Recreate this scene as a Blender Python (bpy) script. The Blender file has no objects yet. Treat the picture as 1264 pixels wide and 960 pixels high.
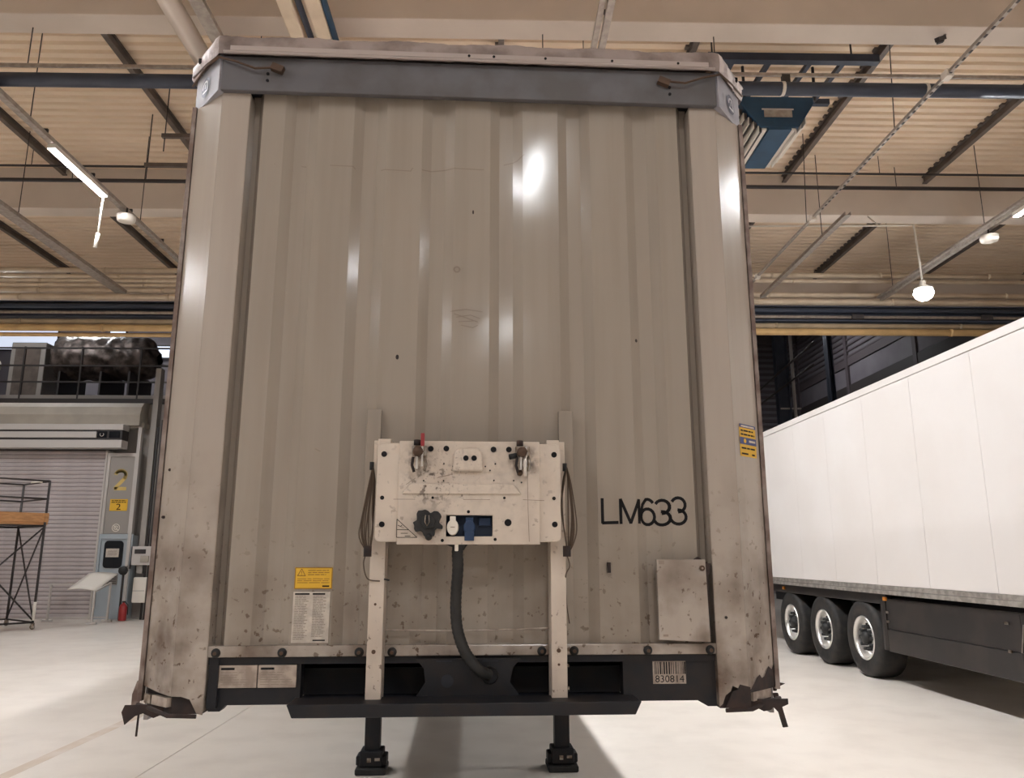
import bpy, bmesh, math, random
from mathutils import Vector, Matrix
random.seed(7)
PI = math.pi
scn = bpy.context.scene
COL = scn.collection
R = math.radians
# ---------------------------------------------------------------- camera
cam_d = bpy.data.cameras.new('camera')
cam = bpy.data.objects.new('camera', cam_d); COL.objects.link(cam)
cam.location = (0, 0, 1.68)
cam.rotation_euler = (R(90 + 12.04), 0, R(-1.2))
cam_d.sensor_width = 36.0
cam_d.lens = 962.0 / 1264.0 * 36.0
cam_d.clip_start = 0.05; cam_d.clip_end = 200
scn.camera = cam
# ---------------------------------------------------------------- world and exposure (the hall is closed; its own and added lamps light it)
w = bpy.data.worlds.new('world'); scn.world = w; w.use_nodes = True
w.node_tree.nodes['Background'].inputs[0].default_value = (0.5, 0.52, 0.58, 1)
w.node_tree.nodes['Background'].inputs[1].default_value = 0.3
scn.view_settings.view_transform = 'Standard'
scn.view_settings.look = 'None'
scn.view_settings.exposure = 0.0
scn.view_settings.gamma = 1.0
scn.view_settings.use_curve_mapping = False
TUBE_POWER = 500.0          # emission of the lit tubes (their fixtures are built further down)
WARM = (0.98, 1.0, 1.03)

# ---------------------------------------------------------------- materials
def mat(name, c, rough=.6, metal=0., c2=None, nscale=3., spread=(.4, .6), bump=0., bscale=40., detail=5, emit=None, stretch=None, spec=.5):
    m = bpy.data.materials.new(name); m.use_nodes = True
    nt = m.node_tree; n = nt.nodes; l = nt.links
    b = n['Principled BSDF']
    b.inputs['Base Color'].default_value = (*c, 1); b.inputs['Roughness'].default_value = rough
    b.inputs['Metallic'].default_value = metal; b.inputs['Specular IOR Level'].default_value = spec
    if emit:
        b.inputs['Emission Color'].default_value = (*emit[0], 1); b.inputs['Emission Strength'].default_value = emit[1]
    if c2 or bump:
        tc = n.new('ShaderNodeTexCoord'); mp = n.new('ShaderNodeMapping')
        l.new(tc.outputs['Object'], mp.inputs[0])
        if stretch: mp.inputs['Scale'].default_value = stretch
    if c2:
        t = n.new('ShaderNodeTexNoise'); t.inputs['Scale'].default_value = nscale; t.inputs['Detail'].default_value = detail
        l.new(mp.outputs[0], t.inputs[0])
        r = n.new('ShaderNodeMapRange'); r.inputs[1].default_value = spread[0]; r.inputs[2].default_value = spread[1]
        l.new(t.outputs[0], r.inputs[0])
        x = n.new('ShaderNodeMix'); x.data_type = 'RGBA'
        x.inputs[6].default_value = (*c, 1); x.inputs[7].default_value = (*c2, 1)
        l.new(r.outputs[0], x.inputs[0]); l.new(x.outputs[2], b.inputs['Base Color'])
    if bump:
        t2 = n.new('ShaderNodeTexNoise'); t2.inputs['Scale'].default_value = bscale; t2.inputs['Detail'].default_value = 3
        l.new(mp.outputs[0], t2.inputs[0])
        bp = n.new('ShaderNodeBump'); bp.inputs['Strength'].default_value = bump; bp.inputs['Distance'].default_value = .01
        l.new(t2.outputs[0], bp.inputs['Height']); l.new(bp.outputs[0], b.inputs['Normal'])
    return m

def dirty_paint(name, c, dirt, rough, ztop, zbot, coverage=.55, spec=.5, streak=.25, wob=.06):
    """light paint; splashes of road dirt thicken towards the bottom edge, long faint wash marks run down"""
    m = bpy.data.materials.new(name); m.use_nodes = True
    nt = m.node_tree; n = nt.nodes; l = nt.links; b = n['Principled BSDF']
    b.inputs['Specular IOR Level'].default_value = spec
    tc = n.new('ShaderNodeTexCoord'); sx = n.new('ShaderNodeSeparateXYZ'); l.new(tc.outputs['Object'], sx.inputs[0])
    g = n.new('ShaderNodeMapRange'); g.inputs[1].default_value = ztop; g.inputs[2].default_value = zbot
    g.inputs[3].default_value = 0; g.inputs[4].default_value = 1; l.new(sx.outputs['Z'], g.inputs[0])
    def noise(scale, det, sc=(1, 1, 1)):
        mp = n.new('ShaderNodeMapping'); mp.inputs['Scale'].default_value = sc; l.new(tc.outputs['Object'], mp.inputs[0])
        t = n.new('ShaderNodeTexNoise'); t.inputs['Scale'].default_value = scale; t.inputs['Detail'].default_value = det
        l.new(mp.outputs[0], t.inputs[0]); return t.outputs[0]
    def rng(s, a, b_, c_=0., d_=1.):
        r = n.new('ShaderNodeMapRange'); l.new(s, r.inputs[0])
        for i, v in zip((1, 2, 3, 4), (a, b_, c_, d_)): r.inputs[i].default_value = v
        return r.outputs[0]
    def mul(a, b_):
        q = n.new('ShaderNodeMath'); q.operation = 'MULTIPLY'
        for i, v in enumerate((a, b_)):
            if isinstance(v, float): q.inputs[i].default_value = v
            else: l.new(v, q.inputs[i])
        return q.outputs[0]
    def add(a, b_):
        q = n.new('ShaderNodeMath'); q.operation = 'ADD'; q.use_clamp = True; l.new(a, q.inputs[0]); l.new(b_, q.inputs[1]); return q.outputs[0]
    blot = rng(noise(4.5, 9), .40, .68)
    spots = rng(noise(34., 3), .63, .68)
    small = mul(mul(spots, rng(noise(3.5, 2), .42, .6)), .45)
    low = mul(mul(blot, g.outputs[0]), float(coverage))
    dots = mul(mul(spots, g.outputs[0]), .75)
    wash = mul(rng(noise(1.4, 6, (9, 9, .5)), .45, .85), float(streak))
    grime = add(add(low, dots), wash)
    grime = add(grime, mul(small, mul(g.outputs[0], .3)))
    x = n.new('ShaderNodeMix'); x.data_type = 'RGBA'; x.inputs[6].default_value = (*c, 1); x.inputs[7].default_value = (*dirt, 1)
    l.new(grime, x.inputs[0]); l.new(x.outputs[2], b.inputs['Base Color'])
    b.inputs['Roughness'].default_value = rough
    return m

M = {}
M['panel'] = dirty_paint('trailer_panel_paint', (.345, .295, .247), (.13, .088, .062), .12, 1.9, 1.28, .50, .17, .22)
M['post'] = dirty_paint('trailer_post_paint', (.42, .36, .31), (.115, .075, .052), .2, 2.15, 1.15, 1.15, .4, .18)
M['fascia'] = mat('fascia_grey_paint', (.115, .11, .118), .5, c2=(.085, .077, .077), nscale=5, bump=.08, bscale=6)
M['corner'] = mat('cap_corner_lit_grey', (.33, .32, .35), .6, c2=(.28, .265, .29), nscale=8)  # fascia grey made paler, the chamfer's brighter light put into the colour
M['tarp'] = mat('dirty_roof_tarpaulin', (.34, .275, .25), .65, c2=(.13, .092, .078), nscale=7, spread=(.42, .72), bump=.5, bscale=22, detail=8)
M['bead'] = mat('tarpaulin_piping', (.42, .35, .32), .55)
M['curtain'] = mat('side_curtain_fabric', (.36, .33, .32), .55, c2=(.26, .24, .23), nscale=1.5, bump=.1, bscale=2)
M['pole'] = mat('curtain_pole_metal', (.30, .24, .21), .5, .3, c2=(.15, .10, .08), nscale=10)
M['white'] = dirty_paint('connector_board_white', (.64, .545, .455), (.15, .10, .075), .42, 2.35, 1.15, .38, .4, .12, .02)
M['chassis'] = mat('chassis_black_paint', (.013, .013, .016), .5, c2=(.024, .018, .016), nscale=9, spread=(.45, .75), spec=.3)
M['inner'] = mat('chassis_dark_blue_interior', (.012, .014, .022), .6)
M['rust'] = mat('torn_rusty_metal', (.020, .014, .013), .8, c2=(.04, .022, .018), nscale=18)
M['rubber'] = mat('black_rubber', (.010, .010, .010), .65, c2=(.02, .018, .017), nscale=20)
M['bolt'] = mat('rusty_bolt', (.10, .06, .04), .6, .5)
M['steel'] = mat('dull_steel', (.42, .38, .34), .35, .9, c2=(.2, .15, .11), nscale=25)
M['chrome'] = mat('chrome', (.85, .83, .8), .28, .9)
M['red'] = mat('red_plastic', (.28, .025, .03), .45)
M['blue'] = mat('blue_plastic', (.012, .035, .09), .45)
M['bluedark'] = mat('dark_blue_recess', (.01, .022, .05), .6)
M['wire'] = mat('brown_wire', (.085, .055, .035), .6)
M['ink'] = mat('black_vinyl_lettering', (.008, .007, .008), .6, spec=.2)
M['scuff'] = mat('scuff_mark', (.26, .205, .165), .8)
M['yellow'] = mat('yellow_sticker', (.72, .42, .03), .5)
M['inky'] = mat('brown_print', (.30, .15, .02), .6)
M['paper'] = mat('pale_sticker', (.60, .53, .45), .5, c2=(.48, .42, .36), nscale=30)
M['print'] = mat('grey_print', (.27, .22, .18), .6)
M['blueprint'] = mat('blue_sticker', (.045, .06, .18), .5)
M['plate'] = mat('data_plate_metal', (.46, .38, .32), .45, .2, c2=(.30, .24, .2), nscale=20)
M['reefer'] = mat('reefer_white_gelcoat', (.73, .685, .65), .32, c2=(.70, .65, .61), nscale=.8, bump=.03, bscale=1.2)
M['alu'] = mat('brushed_aluminium_rail', (.62, .58, .53), .38, .7, c2=(.45, .41, .37), nscale=12)
M['skirt'] = mat('skirt_black_plastic', (.016, .013, .0125), .42, c2=(.03, .023, .020), nscale=2.5)
M['tyre'] = mat('tyre_rubber', (.011, .0105, .010), .7, c2=(.026, .021, .018), nscale=9)
M['amber'] = mat('amber_lens', (.62, .22, .03), .3)
M['deck'] = mat('ceiling_deck_cream', (.78, .625, .465), .55, c2=(.72, .575, .425), nscale=.6, bump=.03, bscale=3)
M['beam'] = mat('beam_beige', (.68, .585, .50), .65, c2=(.63, .54, .46), nscale=1.1)
M['purlin'] = mat('purlin_brown_grey', (.10, .078, .064), .55, c2=(.135, .105, .088), nscale=4)
M['galv'] = mat('galvanised_steel', (.45, .40, .35), .45, .6, c2=(.36, .31, .27), nscale=14)
M['cream'] = mat('cream_pipe', (.68, .56, .42), .5, c2=(.60, .48, .35), nscale=3)
M['yellowpipe'] = mat('ochre_pipe', (.58, .38, .17), .5, c2=(.48, .31, .14), nscale=3)
M['tanpipe'] = mat('tan_pipe', (.42, .32, .21), .55, c2=(.34, .26, .17), nscale=3)
M['navy'] = mat('navy_pipe', (.030, .037, .058), .55, c2=(.042, .05, .072), nscale=3)
M['bluepaint'] = mat('blue_machine_paint', (.018, .062, .12), .5, c2=(.015, .05, .095), nscale=4)
M['whitemetal'] = mat('white_enamel', (.72, .66, .58), .4)
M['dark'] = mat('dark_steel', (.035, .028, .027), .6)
M['tube'] = mat('lit_tube', (1, 1, 1), .5, emit=(WARM, TUBE_POWER))
M['farwall'] = mat('far_wall_cladding', (.15, .135, .15), .7, c2=(.12, .105, .12), nscale=.7)
M['darkwall'] = mat('side_wall_band', (.07, .055, .06), .7)
M['plainwall'] = mat('plain_wall', (.50, .43, .36), .75, c2=(.45, .39, .33), nscale=.5)
M['slat'] = mat('roller_slat', (.50, .44, .435), .55, c2=(.43, .375, .37), nscale=1.4)
M['booth'] = mat('booth_panel', (.40, .35, .29), .6, c2=(.34, .30, .25), nscale=1.5)
M['boothgrey'] = mat('booth_grey', (.30, .27, .245), .6)
M['lightgrey'] = mat('light_grey_frame', (.50, .46, .43), .5)
M['bluedoor'] = mat('pale_blue_door', (.36, .40, .43), .5)
M['glass'] = mat('dark_glass', (.012, .014, .018), .12)
M['foil'] = mat('aluminium_foil_wrap', (.16, .125, .11), .5, .5, c2=(.05, .038, .032), nscale=4, bump=1., bscale=5)
M['wood'] = mat('orange_wood_plank', (.56, .28, .11), .65, c2=(.42, .20, .075), nscale=5, stretch=(1, 1, 6))
M['extred'] = mat('extinguisher_red', (.36, .03, .03), .35)
M['skyglow'] = mat('daylight_pane', (.6, .65, .7), .4, emit=((.75, .82, 1.), .8))

# floor: pale sealed concrete, slightly glossy, stained
def floor_mat():
    m = bpy.data.materials.new('sealed_concrete'); m.use_nodes = True
    nt = m.node_tree; n = nt.nodes; l = nt.links; b = n['Principled BSDF']
    tc = n.new('ShaderNodeTexCoord')
    def noise(s, d):
        t = n.new('ShaderNodeTexNoise'); t.inputs['Scale'].default_value = s; t.inputs['Detail'].default_value = d
        l.new(tc.outputs['Object'], t.inputs[0]); return t.outputs[0]
    def rng(s, a, b_, c_=0., d_=1.):
        r = n.new('ShaderNodeMapRange'); l.new(s, r.inputs[0])
        for i, v in zip((1, 2, 3, 4), (a, b_, c_, d_)): r.inputs[i].default_value = v
        return r.outputs[0]
    def mix(f, a, b_):
        x = n.new('ShaderNodeMix'); x.data_type = 'RGBA'; l.new(f, x.inputs[0])
        if isinstance(a, tuple): x.inputs[6].default_value = (*a, 1)
        else: l.new(a, x.inputs[6])
        x.inputs[7].default_value = (*b_, 1); return x.outputs[2]
    c = mix(rng(noise(.6, 6), .35, .7), (.82, .755, .68), (.75, .68, .605))
    c = mix(rng(noise(2.2, 10), .45, .95, 0, .45), c, (.46, .39, .33))
    c = mix(rng(noise(16., 4), .70, .78, 0, .3), c, (.25, .20, .16))
    l.new(c, b.inputs['Base Color'])
    b.inputs['Roughness'].default_value = .3
    b.inputs['Specular IOR Level'].default_value = .5
    return m
M['floor'] = floor_mat()
M['stripe'] = mat('worn_tan_stripe', (.60, .49, .39), .4, c2=(.70, .62, .55), nscale=3, spread=(.4, .6))

# ---------------------------------------------------------------- mesh builder
class MB:
    def __init__(s): s.v = []; s.f = []; s.sm = []
    def add(s, vs, fs, smooth=False):
        o = len(s.v); s.v += [tuple(p) for p in vs]; s.f += [tuple(i + o for i in f) for f in fs]; s.sm += [smooth] * len(fs); return s
    def box(s, x0, x1, y0, y1, z0, z1):
        v = [(x, y, z) for x in (x0, x1) for y in (y0, y1) for z in (z0, z1)]
        return s.add(v, [(0, 1, 3, 2), (4, 6, 7, 5), (0, 4, 5, 1), (2, 3, 7, 6), (0, 2, 6, 4), (1, 5, 7, 3)])
    def prism(s, poly, a0, a1, axis='z'):
        n = len(poly)
        def p(u, v, a): return {'z': (u, v, a), 'y': (u, a, v), 'x': (a, u, v)}[axis]
        vs = [p(u, v, a0) for u, v in poly] + [p(u, v, a1) for u, v in poly]
        fs = [tuple(range(n)), tuple(range(2 * n - 1, n - 1, -1))] + [(i, i + n, (i + 1) % n + n, (i + 1) % n) for i in range(n)]
        return s.add(vs, fs)
    def tube(s, pts, r, n=8, closed=False, smooth=True):
        pts = [Vector(p) for p in pts]; N = len(pts); rings = []
        up = None
        for i, p in enumerate(pts):
            a = pts[(i - 1) % N] if (i > 0 or closed) else p
            b = pts[(i + 1) % N] if (i < N - 1 or closed) else p
            t = (b - a).normalized()
            if up is None:
                up = Vector((0, 0, 1)) if abs(t.z) < .9 else Vector((1, 0, 0))
            u = t.cross(up).normalized(); v = u.cross(t).normalized(); up = v
            rr = r[i] if isinstance(r, (list, tuple)) else r
            rings.append([p + (u * math.cos(2 * PI * k / n) + v * math.sin(2 * PI * k / n)) * rr for k in range(n)])
        vs = [q for rg in rings for q in rg]; fs = []
        for i in range(N if closed else N - 1):
            j = (i + 1) % N
            for k in range(n):
                fs.append((i * n + k, i * n + (k + 1) % n, j * n + (k + 1) % n, j * n + k))
        s.add(vs, fs, smooth)
        if not closed:
            o = len(s.v) - len(vs)
            s.f += [tuple(o + k for k in range(n))[::-1], tuple(o + (N - 1) * n + k for k in range(n))]; s.sm += [False, False]
        return s
    def bar(s, a, b, w, h=None):
        """square bar from a to b"""
        h = h or w; a = Vector(a); b = Vector(b); t = (b - a).normalized()
        up = Vector((0, 0, 1)) if abs(t.z) < .95 else Vector((0, 1, 0))
        u = t.cross(up).normalized() * w / 2; v = u.cross(t).normalized() * h / 2
        vs = [p + x for p in (a, b) for x in (-u - v, u - v, u + v, -u + v)]
        return s.add(vs, [(3, 2, 1, 0), (4, 5, 6, 7), (0, 1, 5, 4), (1, 2, 6, 5), (2, 3, 7, 6), (3, 0, 4, 7)])
    def lathe(s, prof, c, axis='x', n=24, smooth=True):
        """prof: (r, along) pairs about an axis through c"""
        vs = []
        for r_, a in prof:
            for k in range(n):
                t = 2 * PI * k / n; u, v = r_ * math.cos(t), r_ * math.sin(t)
                vs.append({'x': (c[0] + a, c[1] + u, c[2] + v), 'y': (c[0] + u, c[1] + a, c[2] + v), 'z': (c[0] + u, c[1] + v, c[2] + a)}[axis])
        fs = [(i * n + k, i * n + (k + 1) % n, (i + 1) * n + (k + 1) % n, (i + 1) * n + k) for i in range(len(prof) - 1) for k in range(n)]
        return s.add(vs, fs, smooth)
    def disc(s, c, r_, y0, y1, n=12):
        return s.prism([(c[0] + r_ * math.cos(2 * PI * k / n), c[1] + r_ * math.sin(2 * PI * k / n)) for k in range(n)], y0, y1, 'y')
    def build(s, name, m, parent=None, bevel=0, loc=None, fix=True):
        me = bpy.data.meshes.new(name)
        off = Vector(loc) if loc else Vector((0, 0, 0))
        me.from_pydata([tuple(Vector(p) - off) for p in s.v], [], s.f)
        me.polygons.foreach_set('use_smooth', s.sm)
        if fix:
            b = bmesh.new(); b.from_mesh(me); bmesh.ops.recalc_face_normals(b, faces=b.faces); b.to_mesh(me); b.free()
        me.materials.append(M[m] if isinstance(m, str) else m)
        o = bpy.data.objects.new(name, me); COL.objects.link(o); o.location = off
        if parent: o.parent = parent
        if bevel:
            q = o.modifiers.new('bevel', 'BEVEL'); q.width = bevel; q.segments = 2; q.limit_method = 'ANGLE'
        return o
def empty(name, loc=(0, 0, 0), rz=0):
    o = bpy.data.objects.new(name, None); COL.objects.link(o); o.location = loc; o.rotation_euler = (0, 0, rz); o.empty_display_size = .2; return o
def tag(o, label=None, cat=None, group=None, kind=None):
    for k, v in (('label', label), ('category', cat), ('group', group), ('kind', kind)):
        if v: o[k] = v
    return o
def thing(name, label, cat, loc=(0, 0, 0), rz=0, group=None): return tag(empty(name, loc, rz), label, cat, group)
def copy_part(o, parent, loc=None):
    c = o.copy(); COL.objects.link(c); c.parent = parent
    if loc is not None: c.location = loc
    for ch in list(o.children): copy_part(ch, c)
    return c

# ================================================================ SETTING
X0, X1, YB, YM, YF = -24.0, 13.7, -16.0, 19.0, 36.0
fl = empty('floor'); tag(fl, kind='structure')
MB().box(X0, X1, YB, YF, -.15, -.02).build('floor_base', 'dark', fl)
cuts = [X0, -10.5, -2.77, 13.7]
for a, b in zip(cuts[:-1], cuts[1:]):
    for c, d in ((YB, 15.4), (15.4, YF)):
        MB().box(a + (.004 if a > X0 else 0), b - (.004 if b < 13 else 0), c + .004, d - .004, -.02, 0).build('floor_slab', 'floor', fl)
MB().box(-3.87, -3.75, -6, 14.5, 0, .0012).build('painted_stripe', 'stripe', fl)

ce = empty('ceiling', (0, 0, 8.7)); tag(ce, kind='structure')
def zc(z): return z - 8.7
# trapezoidal deck
mb = MB(); p = .19; y = YB; pr = []
while y < YM:
    pr += [(y, 8.70), (y + .105, 8.70), (y + .125, 8.745), (y + .17, 8.745)]; y += p
pr.append((y, 8.70))
vs = [(x, yy, zc(z)) for x in (X0, X1) for yy, z in pr]; n = len(pr)
mb.add(vs, [(i, i + 1, i + 1 + n, i + n) for i in range(n - 1)]); mb.build('ceiling_deck', 'deck', ce)
MB().box(X0, X1, YB, YM, zc(8.80), zc(8.95)).build('roof_slab', 'dark', ce)
beams = [-13.05, -7.75, -2.45, 2.85, 8.15, 13.45, 18.65]
bm0 = MB().box(X0, X1, 0, .36, zc(7.9), zc(8.70)).build('beam', 'beam', ce, .012); bm0.location.y = beams[0]
for y in beams[1:]: copy_part(bm0, ce, (0, y, 0))
# purlins with their scalloped shadows on the deck modelled as dark blocks
pm = MB()
L = 5.3 - .36
pm.box(-.04, .04, 0, L, -.03, -.004).box(-.008, .008, 0, L, -.14, -.03).box(-.04, .04, 0, L, -.155, -.135)
q = .0
while q < L - .2:
    pm.box(-.085, -.04, q, q + .08, -.035, -.002); q += .19
first = None
for k in range(-6, 6):
    for yb in [YB - 2.05] + beams[:-1]:
        if yb < YB: continue
        if first is None: first = pm.build('purlin', 'purlin', ce); first.location = (2.68 * k + .05, yb + .36, 0)
        else: copy_part(first, ce, (2.68 * k + .05, yb + .36, 0))
# higher roof beyond the pipe bridge
ch = empty('ceiling_far', (0, 28, 11.8)); tag(ch, kind='structure')
MB().box(X0, X1, -9.0, 8, 0, .2).build('roof_slab', 'farwall', ch)
MB().box(X0, X1, -9.2, -9.0, -3.1, .2).build('roof_step', 'farwall', ch)
for y in (-4, 1, 6):
    MB().box(X0, X1, y, y + .3, -.7, 0).build('beam', 'darkwall', ch)

def wall(name, m, *b): return tag(MB().box(*b).build(name, m, None), kind='structure')
wall('wall_back', 'plainwall', X0, X1, YB - .2, YB, 0, 8.7)
wall('wall_left', 'plainwall', X0 - .2, X0, YB, YF, 0, 11.8)
wall('wall_far', 'farwall', X0, X1, YF, YF + .2, 0, 11.8)
wr = empty('wall_right', (X1, 10, 0)); tag(wr, kind='structure')
MB().box(0, .2, -26, 9, 0, 8.7).build('wall_panel', 'plainwall', wr)
MB().box(0, .2, 9, 26, 0, 11.8).build('wall_panel', 'farwall', wr)
for i in range(12):                                     # horizontal ribs of the far cladding
    MB().box(-.05, 0, 9, 26, 9.2 + i * .22, 9.27 + i * .22).build('cladding_rib', 'darkwall', wr)
MB().box(-.06, 0, 9, 26, 8.86, 9.18).build('band', 'darkwall', wr)
MB().box(-.06, 0, 9, 26, 7.45, 8.1).build('band', 'dark', wr)
for y in (9.4, 14.2, 19.1, 24): MB().box(-.08, 0, y, y + .22, 4.5, 11.8).build('mullion', 'darkwall', wr)
for i, y in enumerate((9.62, 14.42, 19.32)):
    tag(MB().box(-.015, 0, 0, 4.6, 0, .7).build('window_%d' % (i + 1), 'farwall', None, loc=None), kind='structure').location = (X1 - .01, 10 + y, 8.12)
wf = empty('wall_far_cladding', (9.5, YF, 0)); tag(wf, kind='structure')
for i in range(24): MB().box(-3, 4.2, -.07, 0, 5 + i * .28, 5.13 + i * .28).build('cladding_rib', 'darkwall', wf)
# columns at the far right
for (x, y, w_, lab) in ((9.85, 26, .42, 'wide navy steel column beyond the white trailer, beside a pale pipe'), (11.72, 26.4, .18, 'thin dark steel column right of the wide navy column')):
    t = thing('steel_column', lab, 'column', (x, y, 0))
    MB().box(-w_ / 2, w_ / 2, -.02, .02, 0, 11.1).build('web', 'navy', t)
    MB().box(-w_ / 2, -w_ / 2 + .03, -.15, .15, 0, 11.1).box(w_ / 2 - .03, w_ / 2, -.15, .15, 0, 11.1).build('flange', 'navy', t)
    MB().box(-w_ / 2 - .08, w_ / 2 + .08, -.22, .22, 0, .03).build('base_plate', 'navy', t)
t = thing('vertical_pipe', 'pale grey vertical pipe beside the wide navy column', 'pipe', (10.22, 25.95, 0))
MB().tube([(0, 0, 0), (0, 0, 11.7)], .055, 10).build('pipe_run', 'lightgrey', t)
MB().box(-.5, .2, -.02, .02, 6.55, 6.6).build('bracket', 'lightgrey', t)
for i, (a, b, lab) in enumerate((((9.0, 25.82, 7.2), (11.0, 25.82, 8.9), 'upper dark diagonal conduit behind the navy column'), ((9.0, 25.82, 6.7), (10.9, 25.82, 8.1), 'lower dark diagonal conduit behind the navy column'))):
    tag(MB().bar(a, b, .06).build('conduit', 'dark', loc=a), lab, 'conduit')

# ---------------------------------------------------------------- booth with roller door, far left
BX = -9.15; BY = 22.0
booth = empty('wall_far_left', (-13.5, BY, 0)); tag(booth, kind='structure')
def bb(x0, x1, y0, y1, z0, z1, name, m, bev=0):
    return MB().box(x0 + 13.5, x1 + 13.5, y0 - BY, y1 - BY, z0, z1).build(name, m, booth, bev)
bb(X0, -9.35, BY + .35, 29.5, 0, 5.95, 'booth_body', 'boothgrey')
bb(X0, -9.95, BY, BY + .35, 5.2, 5.35, 'lintel', 'booth')
hp = [(-.15, 5.25), (-.17, 5.55), (-.10, 5.78), (.05, 5.92), (.35, 5.97), (.35, 5.25)]
hood = MB().prism(hp, X0 + 13.5, -10.02 + 13.5, 'x').build('rounded_hood', 'booth', booth)
tag(hood, 'tan rounded hood')
bb(X0, -9.5, BY + .3, 29.5, 5.97, 6.1, 'mezzanine_slab', 'dark')
bb(-9.7, -9.55, BY - .15, BY + .1, 1.2, 6.9, 'corner_post', 'boothgrey')
bb(-10.06, -9.97, BY - .08, BY + .05, 1.35, 5.2, 'pale_jamb', 'lightgrey')
bb(-10.9, -10.85, BY - .08, BY + .3, 0, 4.55, 'door_guide', 'lightgrey')
bb(-10.03, -9.95, BY - .08, BY + .3, 0, 1.4, 'door_guide', 'lightgrey')
# roller box
sb = empty('trim_1', (-13.5, BY, 0)); tag(sb, kind='structure')
for i, (z0, z1) in enumerate(((4.58, 4.80), (4.86, 5.03), (5.08, 5.24))):
    x1 = -10.33 if i != 1 else -11.05
    MB().box(X0 + 13.5, x1 + 13.5, -.42, -.05, z0, z1).build('box_cladding', 'lightgrey', sb, .008)
MB().box(X0 + 13.5, -10.36 + 13.5, -.38, 0, 4.6, 5.22).build('box_core', 'dark', sb)
MB().box(2.47, 2.72, -.41, -.37, 4.86, 5.04).build('display', 'glass', sb)
MB().box(2.80, 3.08, -.41, -.37, 4.86, 5.04).build('display', 'glass', sb)
MB().tube([(2.60 + .05 * math.cos(t), -.415, 4.95 + .05 * math.sin(t)) for t in [PI * .8 + k * PI * 1.4 / 8 for k in range(9)]], .008, 5).build('display_mark', 'lightgrey', sb)
d1 = empty('door_1', (-14, BY + .1, 0)); tag(d1, kind='structure')
sl = None
for i in range(40):
    z = .03 + i * .1135
    if sl is None:
        sl = MB().prism([(-.012, 0), (-.03, .03), (-.03, .075), (-.012, .105), (0, .105), (0, 0)], -4, 3.11, 'x').build('slat', 'slat', d1)
        sl.location.z = z
    else: copy_part(sl, d1, (0, 0, z))
MB().box(-4, 3.11, -.05, .0, 0, .03).build('bottom_bar', 'lightgrey', d1)
MB().box(-4, 3.12, .005, .12, 0, 4.57).build('backing', 'dark', d1)
t = thing('steel_column', 'dark slim steel column right of the electrical cabinet, by the trailer left edge', 'column', (-9.3, BY, 0))
MB().box(-.05, .05, -.1, .1, 0, 8.5).build('web', 'dark', t)
MB().box(-.12, .12, -.16, .16, 0, .02).build('base_plate', 'dark', t)
# number panel above the pale blue door
np_ = empty('wall_panel_2', (-10.43, BY, 0)); tag(np_, kind='structure')
MB().box(-.42, .42, -.02, .3, 2.26, 4.48).build('grey_board', 'boothgrey', np_)
for b in ((-.42, -.34, -.05, .0, 2.26, 4.48), (.34, .42, -.05, 0, 2.26, 4.48), (-.34, .34, -.05, 0, 4.38, 4.48)):
    MB().box(*b).build('frame_strip', 'lightgrey', np_)
d2 = empty('door_2', (-10.43, BY, 0)); tag(d2, kind='structure')
MB().box(-.44, .5, 0, .3, 0, 2.22).build('door_leaf', 'bluedoor', d2)
MB().box(-.44, -.36, -.05, 0, 0, 2.25).build('door_frame', 'bluedoor', d2)
MB().box(.40, .5, -.05, 0, 0, 2.25).build('door_frame', 'bluedoor', d2)
MB().box(-.36, .40, -.05, 0, 2.12, 2.25).build('door_frame', 'bluedoor', d2)
rr = []
for cx, cz, a0 in ((.15, 1.97, 0), (-.16, 1.97, 90), (-.16, 1.44, 180), (.15, 1.44, 270)):
    for k in range(5):
        t = R(a0 + k * 22.5); rr.append((cx + .1 * math.cos(t), cz + .1 * math.sin(t)))
MB().prism(rr, -.03, -.002, 'y').build('door_window', 'glass', d2)
MB().box(-.2, .15, -.036, -.031, 1.63, 1.86).build('paper_notice', 'paper', d2)
for i in range(3): MB().box(-.15, .1, -.04, -.0365, 1.68 + i * .05, 1.70 + i * .05).build('print_line', 'print', d2)
MB().box(-.26, .17, -.03, -.002, .9, 1.2).build('vent', 'boothgrey', d2)
for i in range(5): MB().box(-.24, .15, -.045, -.03, .93 + i * .055, .95 + i * .055).build('louvre', 'dark', d2)

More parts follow.
